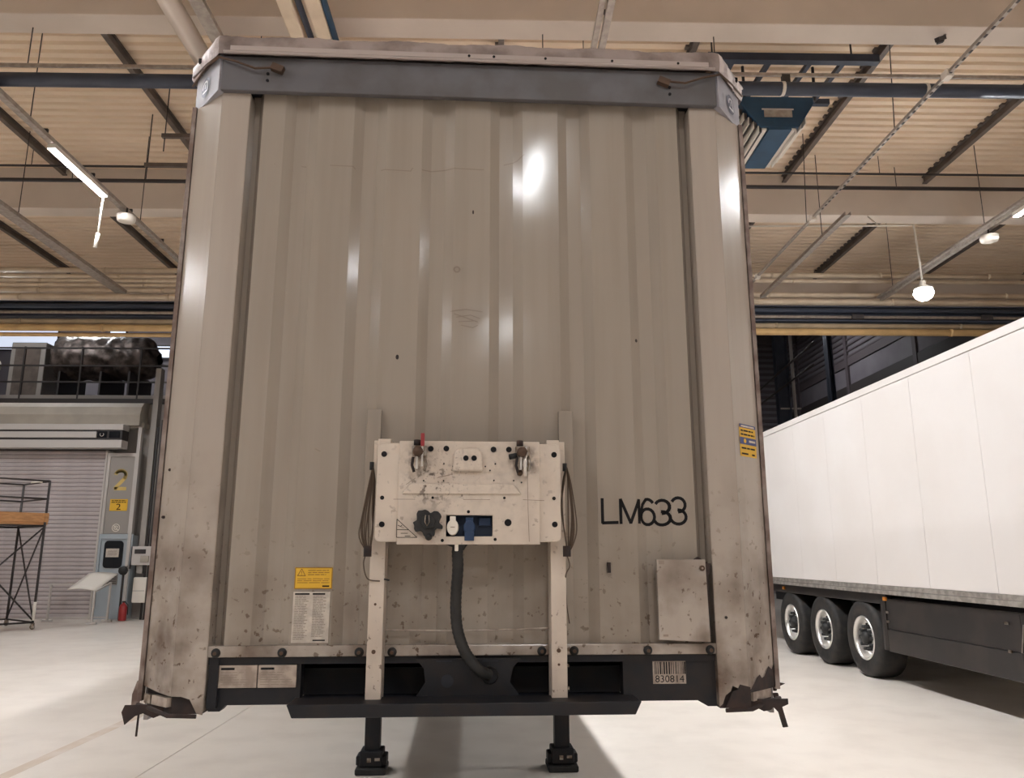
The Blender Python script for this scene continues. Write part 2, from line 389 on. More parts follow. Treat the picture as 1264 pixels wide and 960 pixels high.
# ---------- stroke and font helpers for lettering
def ribbons(strokes, w_):
    """quads (2D) for polylines of width w_"""
    out = []
    for st in strokes:
        for a, b in zip(st[:-1], st[1:]):
            dx, dy = b[0] - a[0], b[1] - a[1]; L_ = math.hypot(dx, dy) or 1e-6
            ex, ey = dx / L_ * w_ * .5, dy / L_ * w_ * .5; nx, ny = -ey, ex
            e = .35
            out.append([(a[0] - ex * e + nx, a[1] - ey * e + ny), (a[0] - ex * e - nx, a[1] - ey * e - ny), (b[0] + ex * e - nx, b[1] + ey * e - ny), (b[0] + ex * e + nx, b[1] + ey * e + ny)])
    return out
def arc(cx, cy, rx, ry, a0, a1, n=12): return [(cx + rx * math.cos(R(a0 + (a1 - a0) * k / n)), cy + ry * math.sin(R(a0 + (a1 - a0) * k / n))) for k in range(n + 1)]
def decal(name, polys, m, parent, fmap, knots=(), fine=0):
    bm = bmesh.new()
    for p_ in polys:
        try: bm.faces.new([bm.verts.new((u, v, 0)) for u, v in p_])
        except ValueError: pass
    for k in knots:
        bmesh.ops.bisect_plane(bm, geom=bm.verts[:] + bm.edges[:] + bm.faces[:], plane_co=(k, 0, 0), plane_no=(1, 0, 0))
    for v in bm.verts: v.co = Vector(fmap(v.co.x, v.co.y))
    me = bpy.data.meshes.new(name); bm.to_mesh(me); bm.free(); me.materials.append(M[m])
    o = bpy.data.objects.new(name, me); COL.objects.link(o); o.parent = parent; return o
def font_polys(body, size, x, z, sx=1., align='CENTER'):
    cu = bpy.data.curves.new('t', 'FONT'); cu.body = body; cu.size = size; cu.align_x = align; cu.resolution_u = 3
    ob = bpy.data.objects.new('t', cu); COL.objects.link(ob)
    me = bpy.data.meshes.new_from_object(ob)
    out = [[(x + me.vertices[i].co.x * sx, z + me.vertices[i].co.y) for i in p_.vertices] for p_ in me.polygons]
    bpy.data.objects.remove(ob); bpy.data.curves.remove(cu); bpy.data.meshes.remove(me); return out
def rect(x0, x1, z0, z1): return [(x0, z0), (x1, z0), (x1, z1), (x0, z1)]
def textlines(x0, x1, z0, z1, rows, fill=.55, ragged=.3, words=True):
    out = []; h = (z1 - z0) / rows
    for i in range(rows):
        z = z1 - (i + .5) * h; x = x0; end = x1 - (x1 - x0) * random.random() * ragged
        while x < end:
            wl = min((x1 - x0) * random.uniform(.12, .35), end - x) if words else end - x
            if wl < (x1 - x0) * .03: break
            out.append(rect(x, x + wl, z - h * fill / 2, z + h * fill / 2)); x += wl + (x1 - x0) * .035
    return out

# painted and printed signs on the booth
t = thing('number_plate', 'large ochre figure 2 outlined on the grey board by the roller door', 'sign', (-10.45, BY - .022, 3.45))
two = [[*arc(0, .42, .14, .12, 170, -10, 10), (.12, .33), (-.13, .04), (.17, .04)]]
M['ochre'] = mat('faded_ochre_paint', (.60, .42, .13), .6)
decal('numeral', ribbons(two, .095), 'ochre', t, lambda u, v: (u, -.002, v))
t = thing('yellow_sign', 'small yellow sign reading 2 below the large figure', 'sign', (-10.42, BY - .025, 2.88))
MB().box(-.24, .24, -.008, 0, 0, .32).build('sign_plate', 'yellow', t)
decal('numeral', font_polys('2', .24, 0, .03, 1.2), 'ink', t, lambda u, v: (u, -.01, v))
decal('lettering', textlines(-.2, .2, .21, .30, 2, .5, .05), 'ink', t, lambda u, v: (u, -.01, v))
t = thing('pictogram_sign', 'small round white pictogram above the pale blue door', 'sign', (-10.43, BY - .025, 2.30))
MB().box(-.14, .14, -.006, 0, 0, .24).build('sign_plate', 'boothgrey', t)
decal('ring', ribbons([arc(0, .12, .1, .1, 0, 360, 18), [(-.07, .19), (.07, .05)], arc(0, .12, .05, .05, 0, 300, 8)], .02), 'whitemetal', t, lambda u, v: (u, -.008, v))
# boxes, extinguisher, pipework beside the door
t = thing('switch_cabinet', 'grey electrical cabinet above the smaller box, right of the pale blue door', 'cabinet', (-9.56, BY - .12, 1.42))
MB().box(-.27, .28, -.12, .1, 0, .5).build('casing', 'lightgrey', t, .01)
MB().box(-.2, .1, -.13, -.12, .3, .42).build('display', 'dark', t)
MB().box(-.02, .2, -.16, -.12, .08, .25).build('cover', 'booth', t, .01)
MB().tube([(-.3, -.05, .5), (-.3, -.05, .1), (-.33, -.05, -.1)], .025, 6).build('feed_pipe', 'dark', t)
t = thing('junction_box', 'pale grey tall junction box below the electrical cabinet', 'cabinet', (-9.56, BY - .12, .44))
MB().box(-.17, .18, -.1, .1, 0, .66).build('casing', 'whitemetal', t, .01)
MB().box(-.17, .15, -.105, -.1, .3, .315).build('lid_seam', 'boothgrey', t)
t = thing('pipe_cluster', 'dark vertical pipes with valve beside the junction box', 'pipes', (-9.75, BY - .36, 0))
for x, yy, z in ((-.2, 0, 1.35), (.28, .2, 5.2), (.38, .2, 5.4)): MB().tube([(x, yy, 0), (x, yy, z)], .03, 6).build('pipe_run', 'dark', t)
MB().lathe([(0, -.05), (.11, -.04), (.12, .03), (0, .05)], (-.16, -.12, 1.28), 'y', 12).build('valve', 'rubber', t)
t = thing('fire_extinguisher', 'red fire extinguisher standing on the floor beside the pale blue door', 'extinguisher', (-9.80, BY - .5, 0))
MB().lathe([(0, 0), (.095, 0), (.1, .03), (.1, .34), (.07, .41), (.03, .44), (.03, .46), (0, .46)], (0, 0, 0), 'z', 16).build('cylinder_body', 'extred', t)
MB().box(-.03, .05, -.02, .02, .46, .5).build('valve', 'dark', t)
MB().tube([(.03, 0, .48), (.12, 0, .40), (.13, 0, .15)], .012, 6).build('hose', 'rubber', t)
# mezzanine railing, ducts behind it
t = thing('mezzanine_railing', 'dark steel railing along the edge above the roller door', 'railing', (-13.5, 22.9, 6.1))
for x in (-3.4, -.6, 1.1, 2.85): MB().bar((x, 0, -.05), (x, 0, 1.7), .05).build('rail_post', 'dark', t)
for z in (.62, 1.12, 1.66): MB().bar((-4.4, 0, z), (4.0, 0, z), .045).build('rail', 'dark', t)
MB().box(-4.4, 4.0, -.02, .02, .0, .22).build('toe_board', 'boothgrey', t)
t = thing('insulated_duct', 'large crumpled foil-wrapped duct with rounded end above the roller door', 'duct', (-12.6, 25.2, 8.0))
mb = MB(); prof = []
for i in range(26):
    a = -1.75 + i * .13
    rr_ = .72 if a < .9 else .72 * math.sqrt(max(.02, 1 - ((a - .9) / .62) ** 2)) if a < 1.52 else .05
    prof.append((rr_ * (1 + .035 * math.sin(i * 2.3)), a))
prof = [(0.01, -1.76)] + prof
mb.lathe(prof, (0, 0, 0), 'x', 28); o = mb.build('duct_wrap', 'foil', t)
tx = bpy.data.textures.new('crumple', 'CLOUDS'); tx.noise_scale = .28
su = o.modifiers.new('s', 'SUBSURF'); su.levels = su.render_levels = 1
dm = o.modifiers.new('d', 'DISPLACE'); dm.texture = tx; dm.strength = .2
for x in (-1.3, 0, .9): MB().box(x, x + .06, -.8, .8, -1.9, -.6).build('duct_support', 'dark', t)
t = thing('air_handling_unit', 'dark square air unit left of the foil-wrapped duct', 'duct', (-15.5, 25.2, 6.1))
MB().box(-.1, 1.0, -.6, .6, 0, 2.3).build('casing', 'boothgrey', t, .02)
MB().box(.05, .85, -.62, -.6, .3, 2.1).build('inspection_panel', 'purlin', t)
t = thing('valve_assembly', 'pale metal valve and pipes at the left edge above the roller door', 'pipes', (-16.6, 24.5, 6.1))
MB().tube([(-.5, 0, 0), (-.5, 0, 1.2), (.4, 0, 1.2), (.6, 0, 1.5)], .12, 10).build('pipe_run', 'galv', t)
MB().lathe([(0, -.2), (.2, -.2), (.25, 0), (.2, .2), (0, .2)], (.5, 0, 1.5), 'x', 12).build('valve_body', 'whitemetal', t)
for i, (x0, x1, z0, z1) in enumerate(((-20.6, -17.0, 9.45, 10.4), (-15.0, -14.4, 9.75, 10.3), (-13.4, -11.2, 9.15, 9.6))):
    wn = empty('window_%d' % (4 + i), (max(x0, X0 + .1), 29.5, z0)); tag(wn, kind='structure')
    W_ = x1 - max(x0, X0 + .1)
    MB().box(0, W_, 0, .02, 0, z1 - z0).build('pane', 'skyglow', wn)
    MB().box(-.04, 0, -.03, .05, -.05, z1 - z0 + .05).box(W_, W_ + .04, -.03, .05, -.05, z1 - z0 + .05).box(0, W_, -.03, .05, -.05, 0).box(0, W_, -.03, .05, z1 - z0, z1 - z0 + .05).build('window_frame', 'dark', wn)
wall('wall_far_upper', 'farwall', X0, -9.0, 29.6, 29.8, 6.1, 11.8)

# ---------------------------------------------------------------- scaffold tower and tilted board
t = thing('scaffold_tower', 'black steel scaffold tower on castors with orange wooden platform at left edge', 'scaffold', (-10.70, 19.0, 0))
A = Vector((0, 0, 0)); B = Vector((-1.2, 1.0, 0)); D = Vector((-1.35, -1.5, 0)); E_ = B + D
def zz(v, z): return (v.x, v.y, z)
for v in (A, B, D, E_):
    MB().tube([zz(v, .14), zz(v, 3.42)], .028, 8).build('upright', 'dark', t)
    c = MB().lathe([(0, -.02), (.055, -.02), (.06, 0), (.055, .02), (0, .02)], (v.x, v.y, .06), 'y', 14).build('castor', 'steel', t)
    MB().box(v.x - .03, v.x + .03, v.y - .035, v.y + .035, .07, .15).build('fork', 'steel', c)
for a, b in ((A, B), (A, D), (B, E_), (D, E_)):
    for z in (3.42, 3.0, .16): MB().tube([zz(a, z), zz(b, z)], .022, 6).build('guard_rail' if z > 1 else 'base_rail', 'dark', t)
    MB().tube([zz(a, 2.36), zz(b, 2.36)], .024, 6).build('transom', 'dark', t)
for a, b in ((A, B), (B, A), (A, D), (D, A)): MB().tube([zz(a, .2), zz(b, 2.34)], .02, 6).build('brace', 'dark', t)
MB().tube([zz(A * .75 + B * .25, 3.43), zz(A * .3 + B * .7, 3.45)], .03, 6).build('tape_wrap', 'whitemetal', t)
MB().tube([zz(A, .2), zz(A, .62)], .034, 8).build('tape_wrap', 'whitemetal', t)
nrm = Vector((-D.y, D.x, 0)).normalized()
for i in range(4):
    f0, f1 = i / 4 + .004, (i + 1) / 4 - .004
    a, b = A + B * f0, A + B * f1
    pl = [(p_.x, p_.y) for p_ in (a - D * .03, b - D * .03, b + D * 1.03, a + D * 1.03)]
    MB().prism(pl, 2.39, 2.45).build('platform_plank', 'wood', t)
for a, b in ((A, B), (A, D)):
    d = (b - a).normalized(); nn = Vector((d.y, -d.x, 0)) * .035
    a2, b2 = a - d * .06, b + d * .06
    MB().prism([(p_.x, p_.y) for p_ in (a2 - nn, b2 - nn, b2 + nn, a2 + nn)], 2.45, 2.66).build('toe_board', 'wood', t)

t = thing('tilted_board', 'white sheet resting tilted on a grey stand before the roller door', 'table', (-10.4, 20.9, 0))
top = [(-.39, -.40, .84), (.33, -.40, .80), (.45, .40, 1.20), (-.29, .40, 1.22)]
mb = MB(); nx = 6
vs = []
for j in range(nx + 1):
    for i in range(nx + 1):
        u, v = i / nx, j / nx
        a = Vector(top[0]).lerp(Vector(top[1]), u); b = Vector(top[3]).lerp(Vector(top[2]), u); q = a.lerp(b, v); q.z += .04 * math.sin(u * PI)
        vs.append(q)
mb.add(vs, [(j * (nx + 1) + i, j * (nx + 1) + i + 1, (j + 1) * (nx + 1) + i + 1, (j + 1) * (nx + 1) + i) for j in range(nx) for i in range(nx)], True)
o = mb.build('white_sheet', 'whitemetal', t); q = o.modifiers.new('so', 'SOLIDIFY'); q.thickness = .015
for x, y, h in ((.38, -.55, .82), (-1.1, .15, .95), (.42, .15, 1.0)):
    MB().bar((x, y, .05), (x, y, h), .045).build('leg', 'lightgrey', t)
    MB().bar((x - .12, y, .03), (x + .12, y, .03), .05).build('foot', 'lightgrey', t)
MB().bar((-1.2, .15, .95), (.42, .15, .95), .035).build('rail', 'lightgrey', t)
MB().bar((-1.1, .15, .12), (.42, .15, .12), .03).build('rail', 'lightgrey', t)
MB().bar((.38, -.55, .78), (.42, .15, .98), .035).build('rail', 'lightgrey', t)

# ================================================================ CEILING SERVICES
def xpipe(label, y, z, r_, m, x0=X0, x1=X1, name='pipe', n=12, joints=0, jm=None):
    t = thing(name, label, 'pipe', ((x0 + x1) / 2, y, z)); h = (x1 - x0) / 2
    MB().tube([(-h, 0, 0), (h, 0, 0)], r_, n).build('pipe_run', m, t)
    if joints:
        o = MB().tube([(-.03, 0, 0), (.03, 0, 0)], r_ * 1.12, n).build('coupling_ring', jm or m, t)
        x = -h + joints / 2; o.location.x = x
        while x + joints < h: x += joints; copy_part(o, t, (x, 0, 0))
    return t
# pipe bridge at y = 16
PY = 16.0
xpipe('topmost cream pipe of the pipe bridge under the far ceiling', PY, 7.655, .058, 'cream', joints=2.4)
xpipe('second cream pipe from the top of the pipe bridge', PY - .05, 7.51, .043, 'cream', joints=2.9)
for i, z in enumerate((7.41, 7.31)):
    xpipe(['third pipe down on the left part of the pipe bridge', 'fourth pipe down on the left part of the pipe bridge'][i], PY - .05, z, .041, 'cream', X0, 0, joints=2.2)
xpipe('cream pipe just above the bright pendant lamp glow on the pipe bridge', PY - .05, 7.19, .055, 'cream', joints=2.6)
xpipe('lowest cream pipe of the pipe bridge, directly above the navy girder', PY - .1, 7.02, .065, 'cream', joints=3.1)
t = thing('bridge_girder', 'long navy steel girder running through the pipe bridge', 'girder', (-2, PY + .1, 6.62))
MB().box(-16, 15.6, -.02, .02, 0, .31).build('web', 'navy', t)
MB().box(-16, 15.6, -.2, .2, -.03, 0).build('flange', 'navy', t)
MB().box(-16, 15.6, -.2, .2, .29, .315).build('flange', 'navy', t)
MB().tube([(-16, -.24, .05), (15.6, -.24, .05)], .035, 8).build('pale_conduit', 'galv', t)
MB().tube([(-16, -.22, .20), (15.6, -.22, .20)], .055, 8).build('navy_pipe', 'navy', t)
for x in (-9.5, -3, 5.6, 9.6, 12.4): MB().box(x, x + .25, -.3, -.2, .0, .09).build('clamp', 'dark', t)
xpipe('tan pipe below the navy girder on the pipe bridge', PY - .05, 6.49, .062, 'tanpipe', joints=4.)
xpipe('ochre yellow pipe along the bottom of the pipe bridge', PY - .1, 6.345, .075, 'yellowpipe', joints=4.5)
xpipe('thin ochre pipe at the very bottom of the left pipe bridge', PY + .1, 6.25, .045, 'yellowpipe', X0, -3)
# blue horizontal pipe with white clips near the first beam
t = xpipe('large navy pipe with white clips crossing under the first ceiling beam', 8.4, 7.2, .082, 'navy', name='sprinkler_pipe')
cl = MB().tube([(-.02, 0, 0), (.02, 0, 0)], .088, 14).build('white_clip', 'whitemetal', t)
xs = [-5.25, -3.9, 3.08, 4.98, 6.45, -.4, 1.2, 8.2, -8, -10.6]
cl.location.x = xs[0] + 2.15
for x in xs[1:]: copy_part(cl, t, (x + 2.15, 0, 0))
MB().bar((-15.85, .0, .19), (15.85, .0, .19), .03, .04).build('carrier_rail', 'galv', t)
for x in (-5.3, -3.65, 5.0, 6.5, -8.5): MB().box(x + 2.1, x + 2.2, -.02, .02, .07, .19).build('hanger', 'dark', t)
for x in (-4.75, 3.55, 5.65, -2.6): MB().tube([(x + 2.15, 0, .2), (x + 2.15, 0, 1.5)], .007, 5).build('hanger_rod', 'dark', t)
t = xpipe('thin dark conduit running along the second ceiling beam', 13.1, 8.28, .035, 'dark', name='conduit')
for x in range(-15, 20, 3): MB().tube([(x + .5, 0, 0), (x + .5, 0, .43)], .007, 5).build('hanger_rod', 'dark', t)
t = xpipe('thinner dark conduit just in front of the second ceiling beam', 12.7, 8.35, .02, 'dark', name='conduit', n=6)
for x in range(-15, 20, 3): MB().tube([(x, 0, 0), (x, 0, .36)], .007, 5).build('hanger_rod', 'dark', t)
# short hanging bars at the left edge of the trailer
for i, (y, z, x0) in enumerate(((10.7, 7.8, -5.0), (11.6, 7.8, -5.65))):
    t = thing('hanging_bar', ['upper short dark bar hung on rods left of the trailer top', 'lower short dark bar hung on rods left of the trailer top'][i], 'bar', (x0, y, z))
    MB().box(0, 1.6, -.03, .03, -.03, .03).build('bar', 'purlin', t)
    for x in (.04, .9): MB().tube([(x, 0, -.25 if x < .1 else 0), (x, 0, .9)], .009, 5).build('hanger_rod', 'dark', t)

# runs along the hall (Y direction)
def yrun(name, label, cat, x, z, y0, y1, shape):
    t = thing(name, label, cat, (x, y0, z)); shape(t, y1 - y0); return t
def round_duct(r_, m):
    return lambda t, L_: MB().tube([(0, 0, 0), (0, L_, 0)], r_, 20).build('pipe_run', m, t)
def trough(w_, h_, m, slots=False):
    def f(t, L_):
        MB().box(-w_ / 2, w_ / 2, 0, L_, 0, .01).box(-w_ / 2, -w_ / 2 + .01, 0, L_, .01, h_).box(w_ / 2 - .01, w_ / 2, 0, L_, .01, h_).build('tray', m, t)
        if slots:
            s_ = MB().box(-.012, .012, 0, .06, -.003, .0).build('slot', 'dark', t); y_ = .1; s_.location.y = y_
            while y_ + .25 < min(L_, 30): y_ += .25; copy_part(s_, t, (0, y_, 0))
        y_ = 1.
        while y_ < L_:
            MB().tube([(0, y_, h_), (0, y_, 8.6 - t.location.z)], .007, 5).build('hanger_rod', 'dark', t); y_ += 3.6
    return f
yrun('air_pipe', 'fat beige pipe crossing the ceiling above the trailer left corner', 'pipe', -3.53, 7.5, -6, 12.6, round_duct(.115, 'beam'))
yrun('cable_tray', 'grey ceiling cable tray right of the fat beige pipe', 'cable tray', -3.2, 7.42, -6, 12.6, trough(.15, .06, 'galv'))
yrun('cream_duct', 'left one of the two cream ducts above the trailer roof', 'duct', -2.28, 7.5, -6, 12.6, lambda t, L_: MB().box(-.085, .085, 0, L_, -.06, .06).build('duct_run', 'cream', t, .02))
yrun('cream_duct', 'right one of the two cream ducts above the trailer roof', 'duct', -1.98, 7.5, -6, 12.6, lambda t, L_: MB().box(-.085, .085, 0, L_, -.06, .06).build('duct_run', 'cream', t, .02))
yrun('blue_conduit', 'navy conduit between the two cream ducts', 'pipe', -2.13, 7.46, -6, 12.6, round_duct(.035, 'navy'))
yrun('blue_conduit', 'navy conduit right of the two cream ducts', 'pipe', -1.86, 7.48, -6, 12.6, round_duct(.035, 'bluepaint'))
yrun('cable_tray', 'dark cable tray beyond the second beam at far left', 'cable tray', -7.8, 7.0, 11.0, 15.6, trough(.22, .07, 'galv'))
yrun('cable_tray', 'grey cable tray beyond the second beam, left of the pendant lamp', 'cable tray', 5.62, 7.0, 11.5, 15.6, trough(.10, .06, 'galv'))
# perforated conduit right with chain-like hangers
t = thing('perforated_rail', 'perforated steel rail hung diagonally across the right ceiling', 'rail', (5.11, 2.0, 7.0))
MB().box(-.02, .02, 0, 13.6, 0, .04).build('rail_run', 'galv', t)
kn = MB().box(-.012, .012, 0, .05, -.006, .0).build('lug', 'dark', t); y_ = 3.; kn.location.y = y_
while y_ < 9.2: y_ += .13; copy_part(kn, t, (0, y_, 0))
for y in (4.2, 7.0, 9.9, 12.8): MB().tube([(0, y, .04), (.02, y - .1, 1.6)], .007, 5).build('hanger_wire', 'dark', t)
for y in (5.75, 9.6, 12.3): MB().box(-.04, .04, y, y + .12, -.03, .06).build('joint_clip', 'whitemetal', t)
t = thing('turnbuckle', 'short dark serrated bracket fixed under the first beam at upper right', 'bracket', (5.35, 8.2, 7.78))
MB().bar((-.12, -.1, -.1), (.1, .1, .08), .05).build('serrated_bar', 'dark', t)
for i in range(6): MB().box(-.12 + i * .035, -.105 + i * .035, -.12 + i * .035, -.08 + i * .035, -.15 + i * .03, -.12 + i * .03).build('tooth', 'dark', t)
MB().tube([(.1, .1, .08), (.12, .1, .14)], .02, 6).build('eye', 'galv', t)

# lighting trunks with tubes
def trunk(x, label, y0=-14, y1=15.7):
    t = thing('lighting_trunk', label, 'light rail', (x, y0, 6.99)); L_ = y1 - y0
    MB().box(-.035, .035, 0, L_, 0, .06).build('trunk_rail', 'galv', t)
    MB().box(-.11, -.05, 0, L_, .05, .09).build('cable_channel', 'galv', t)
    s_ = MB().box(-.045, .045, 0, .03, .055, .10).build('rail_clip', 'dark', t); y_ = .5; s_.location.y = y_
    while y_ + 1.2 < L_: y_ += 1.2; copy_part(s_, t, (0, y_, 0))
    y_ = 1.3
    while y_ < L_:
        MB().tube([(0, y_, .06), (0, y_, 1.6)], .007, 5).build('hanger_wire', 'dark', t); y_ += 3.1
    return t
trunk(-5.87, 'galvanised light rail carrying the lit tube at left')
trunk(1.12, 'pale light rail above the middle of the trailer roof')
trunk(8.22, 'galvanised light rail at right, left end lamp at frame edge')
trunk(-12.9, 'light rail over the far left bay, out of the photograph')
proto = None
def tube_light(x, y, label, group=None, L_=1.42):
    global proto
    if proto is None:
        proto = thing('tube_light', label, 'light', (x, y, 6.93), 0, group)
        MB().box(-.055, .055, 0, L_, .02, .06).build('lamp_housing', 'whitemetal', proto, .008)
        MB().box(-.058, -.050, 0, L_, -.013, .025).box(.050, .058, 0, L_, -.013, .025).box(-.05, .05, -.008, 0, -.013, .025).box(-.05, .05, L_, L_ + .008, -.013, .025).build('added_shield_rim', 'whitemetal', proto)  # rim added to keep sideways lamp light off the beams
        MB().box(-.038, .038, .01, L_ - .01, -.018, .018).build('lit_tube', 'tube', proto, .012)
        return proto
    c = copy_part(proto, None, (x, y, 6.93)); c['label'] = label
    if group: c['group'] = group
    elif 'group' in c: del c['group']
    return c
l1 = tube_light(-5.87, 9.5, 'brightly lit tube light at upper left, white cord hanging from its end')
tube_light(8.22, 9.92, 'lit tube light cut by the right edge of the frame')
G = 'lit tube lights outside the photograph'
LB = 'unseen lit tube light under the hall ceiling, outside or hidden in the photograph'
lamps = [(-5.87, -8.1), (1.12, -4.4), (1.12, -12.5), (8.22, -9.1), (-12.9, -4.)]
lamps += [(-5.87, -1.7), (8.22, -3.3), (-12.9, 1.2), (8.22, 5.5), (-12.9, 5.8), (-5.87, 5.1), (1.12, 4.6), (1.12, 7.9), (1.12, 10.0), (1.12, 12.4), (1.12, 14.8)]  # row above the trailer roof added to brighten the floor and white trailer
for x, y in lamps: tube_light(x, y, LB, G)
for x in (-12.2,):  # unseen extra tube, added to brighten the roller door
    c = tube_light(x, 16.7, LB, G)
    for yy in (.3, 1.1): MB().tube([(0, yy, .06), (0, yy, 1.75)], .008, 5).build('hanger_rod', 'dark', c)
for x, y in ((-14.5, 21.0), (-14.5, 26.0), (11.0, 27.5)):      # unseen tubes added to light the far bay, hidden behind the pipe bridge
    c = tube_light(x, y, LB, G); c.location.z = 10.9
    for yy in (.3, 1.1): MB().tube([(0, yy, .06), (0, yy, .9)], .008, 5).build('hanger_rod', 'dark', c)
t = empty('pull_cord', (.03, 1.35, -.02)); t.parent = l1; tag(t, 'white hanging cord with pull grip')
MB().tube([(0, 0, 0), (-.01, .0, -.3), (-.03, .02, -.62)], .014, 6).build('cord', 'whitemetal', t)
MB().tube([(-.03, .02, -.6), (-.05, .02, -.82)], .028, 8).build('grip', 'whitemetal', t)
for x, y, lab in ((-5.80, 11.5, 'round white detector hung on the light rail at left'), (8.2, 12.0, 'round white detector hung on the light rail at right')):
    t = thing('ceiling_detector', lab, 'detector', (x, y, 6.83))
    MB().lathe([(0, -.06), (.08, -.06), (.13, -.04), (.14, 0), (.14, .05), (0, .06)], (0, 0, 0), 'z', 20).build('casing', 'whitemetal', t)
    MB().tube([(0, 0, .05), (0, 0, .18)], .015, 6).build('stem', 'dark', t)
# pendant bulb lamp on a bent conduit
t = thing('pendant_lamp', 'bright pendant lamp hanging on a white conduit above the white trailer', 'lamp', (7.57, 13.0, 6.22))
MB().tube([(0, 0, .2), (-.01, 0, .7), (-.04, 0, 1.3), (-.09, .1, 1.33), (-5.8, .35, 1.36)], .018, 8).build('conduit', 'whitemetal', t)
for x in (-.6, -3, -5.4): MB().tube([(x, .3 if x < -2 else .15, 1.34), (x, .5, 1.68)], .012, 6).build('conduit_clip', 'whitemetal', t)
MB().lathe([(0, .24), (.05, .23), (.06, .14), (.13, .1), (.16, .08), (0, .06)], (0, 0, 0), 'z', 18).build('lamp_holder', 'whitemetal', t)
M['bulb'] = mat('lit_globe', (1, 1, 1), .5, emit=(WARM, 160.))
MB().lathe([(0, -.13), (.08, -.12), (.14, -.07), (.165, 0), (.14, .06), (0, .08)], (0, 0, 0), 'z', 18).build('glowing_globe', 'bulb', t)
# blue heater unit and its frame
t = thing('unit_heater', 'blue unit heater with louvres hanging beside the trailer top right corner', 'heater', (3.68, 9.35, 7.25))
MB().prism([(-.48, .36), (.50, .36), (.50, .26), (.28, -.08), (-.22, -.08), (-.48, .26)], -.15, .3, 'y').build('heater_body', 'bluepaint', t, .01)
MB().box(-.17, .2, -.158, -.15, .06, .17).build('front_grille', 'galv', t)
MB().box(-.2, .22, -.165, -.158, .16, .18).build('grille_trim', 'lightgrey', t)
MB().prism([(-.12, -.08), (.18, -.08), (.18, -.12), (-.12, -.12)], -.15, .9, 'y').build('discharge_chute', 'bluepaint', t)
for i in range(5):
    x, z = -.50 + i * .062, .20 - i * .062
    MB().box(x, x + .012, -.12, .8, z - .10, z).build('louvre', 'whitemetal', t)
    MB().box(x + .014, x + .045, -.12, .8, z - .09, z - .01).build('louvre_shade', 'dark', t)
for i in range(3):
    x, z = .24 + i * .07, -.06 + i * .075
    MB().box(x, x + .014, -.12, .8, z - .10, z).build('louvre', 'whitemetal', t)
MB().box(-.2, -.14, -.12, .88, -.11, -.07).build('louvre', 'whitemetal', t)
MB().box(.19, .235, -.12, .88, -.11, -.07).build('louvre', 'whitemetal', t)
t = thing('heater_frame', 'navy steel frame above the blue unit heater', 'frame', (3.9, 9.2, 8.12))
MB().box(-1.1, 1.2, -.05, .05, 0, .11).build('long_rail', 'navy', t)
MB().box(-1.1, .95, .95, 1.03, 0, .08).build('long_rail', 'navy', t)
for x in (-.75, -.25, .3, .75): MB().bar((x, 0, .04), (x - .05, 1.0, .04), .06).build('cross_rail', 'navy', t)
for x in (-.6, .35): MB().tube([(x, .1, -.51), (x, .1, .0)], .02, 6).build('drop_rod', 'dark', t)
for x in (-1., .9): MB().tube([(x, .1, .1), (x, .1, .55)], .012, 6).build('hanger_rod', 'dark', t)

# ================================================================ REEFER TRAILER (right)
rf = thing('white_trailer', 'long white refrigerated trailer standing at right with three chrome-rimmed wheels showing', 'trailer', (0, 0, 0), R(.8))
NX = 5.36; NXE = 7.94; NY0, NY1 = 3.1, 16.7
MB().box(NX + .03, NXE, NY0, NY1, 1.19, 3.99).build('box_body', 'reefer', rf, .01)
seams = [NY0] + [8.2 + 1.27 * k for k in range(-4, 7)] + [NY1]
for a, b in zip(seams[:-1], seams[1:]):
    if b - a > .05: MB().box(NX, NX + .028, a + .002, b - .002, 1.29, 3.895).build('side_panel', 'reefer', rf, .0015)
tag(MB().box(NX - .012, NX + .05, NY0, NY1, 3.90, 4.0).build('top_rail', 'reefer', rf, .008), 'white top edge rail')
tag(MB().box(NX - .015, NX + .05, NY0, NY1, 1.17, 1.225).box(NX - .004, NX + .05, NY0, NY1, 1.23, 1.285).build('bottom_rail', 'alu', rf, .004), 'scuffed aluminium bottom rail')
rv = MB()
yy = NY0 + .1
while yy < NY1: rv.disc((yy, 1.258), .006, 0, 0); yy += 99
rv2 = MB()
yy = NY0 + .15
while yy < NY1 - .1:
    rv2.box(NX - .008, NX - .003, yy - .008, yy + .008, 1.25, 1.266); yy += .16
tag(rv2.build('rivets', 'alu', rf), kind='stuff')
MB().box(NX + .06, NX + .14, 10.7, NY1 - .4, 1.03, 1.165).build('wheel_rail', 'skirt', rf, .01)
MB().box(NX + .7, NX + .85, NY0 + .4, NY1 - .2, .8, 1.17).build('chassis_beam', 'chassis', rf)
MB().box(NXE - .85, NXE - .7, NY0 + .4, NY1 - .2, .8, 1.17).build('chassis_beam', 'chassis', rf)
for y in (10.72, 14.35):
    o = MB().box(NX + .03, NX + .06, y - .07, y + .01, 1.08, 1.13).build('marker_light', 'amber', rf, .006)
for a, b in ((4.6, 7.99), (7.995, 10.68)):
    s_ = MB().box(NX + .05, NX + .09, a, b, .72, 1.11).build('skirt_panel', 'skirt', rf, .006)
    MB().box(NX + .035, NX + .09, a, b, .43, .715).build('lower_skirt', 'skirt', s_, .01)
MB().prism([(NX + .04, 10.69), (NX + .03, 10.75), (NX + .05, 10.84), (NX + .12, 10.88), (NX + .5, 10.88), (NX + .5, 10.69)], .44, 1.1).build('mudguard_edge', 'skirt', rf)
for y, z in ((10.6, .92), (10.6, .80), (8.15, .98), (8.15, .7)): MB().box(NX + .025, NX + .035, y, y + .06, z, z + .03).build('skirt_fastener', 'steel', rf)
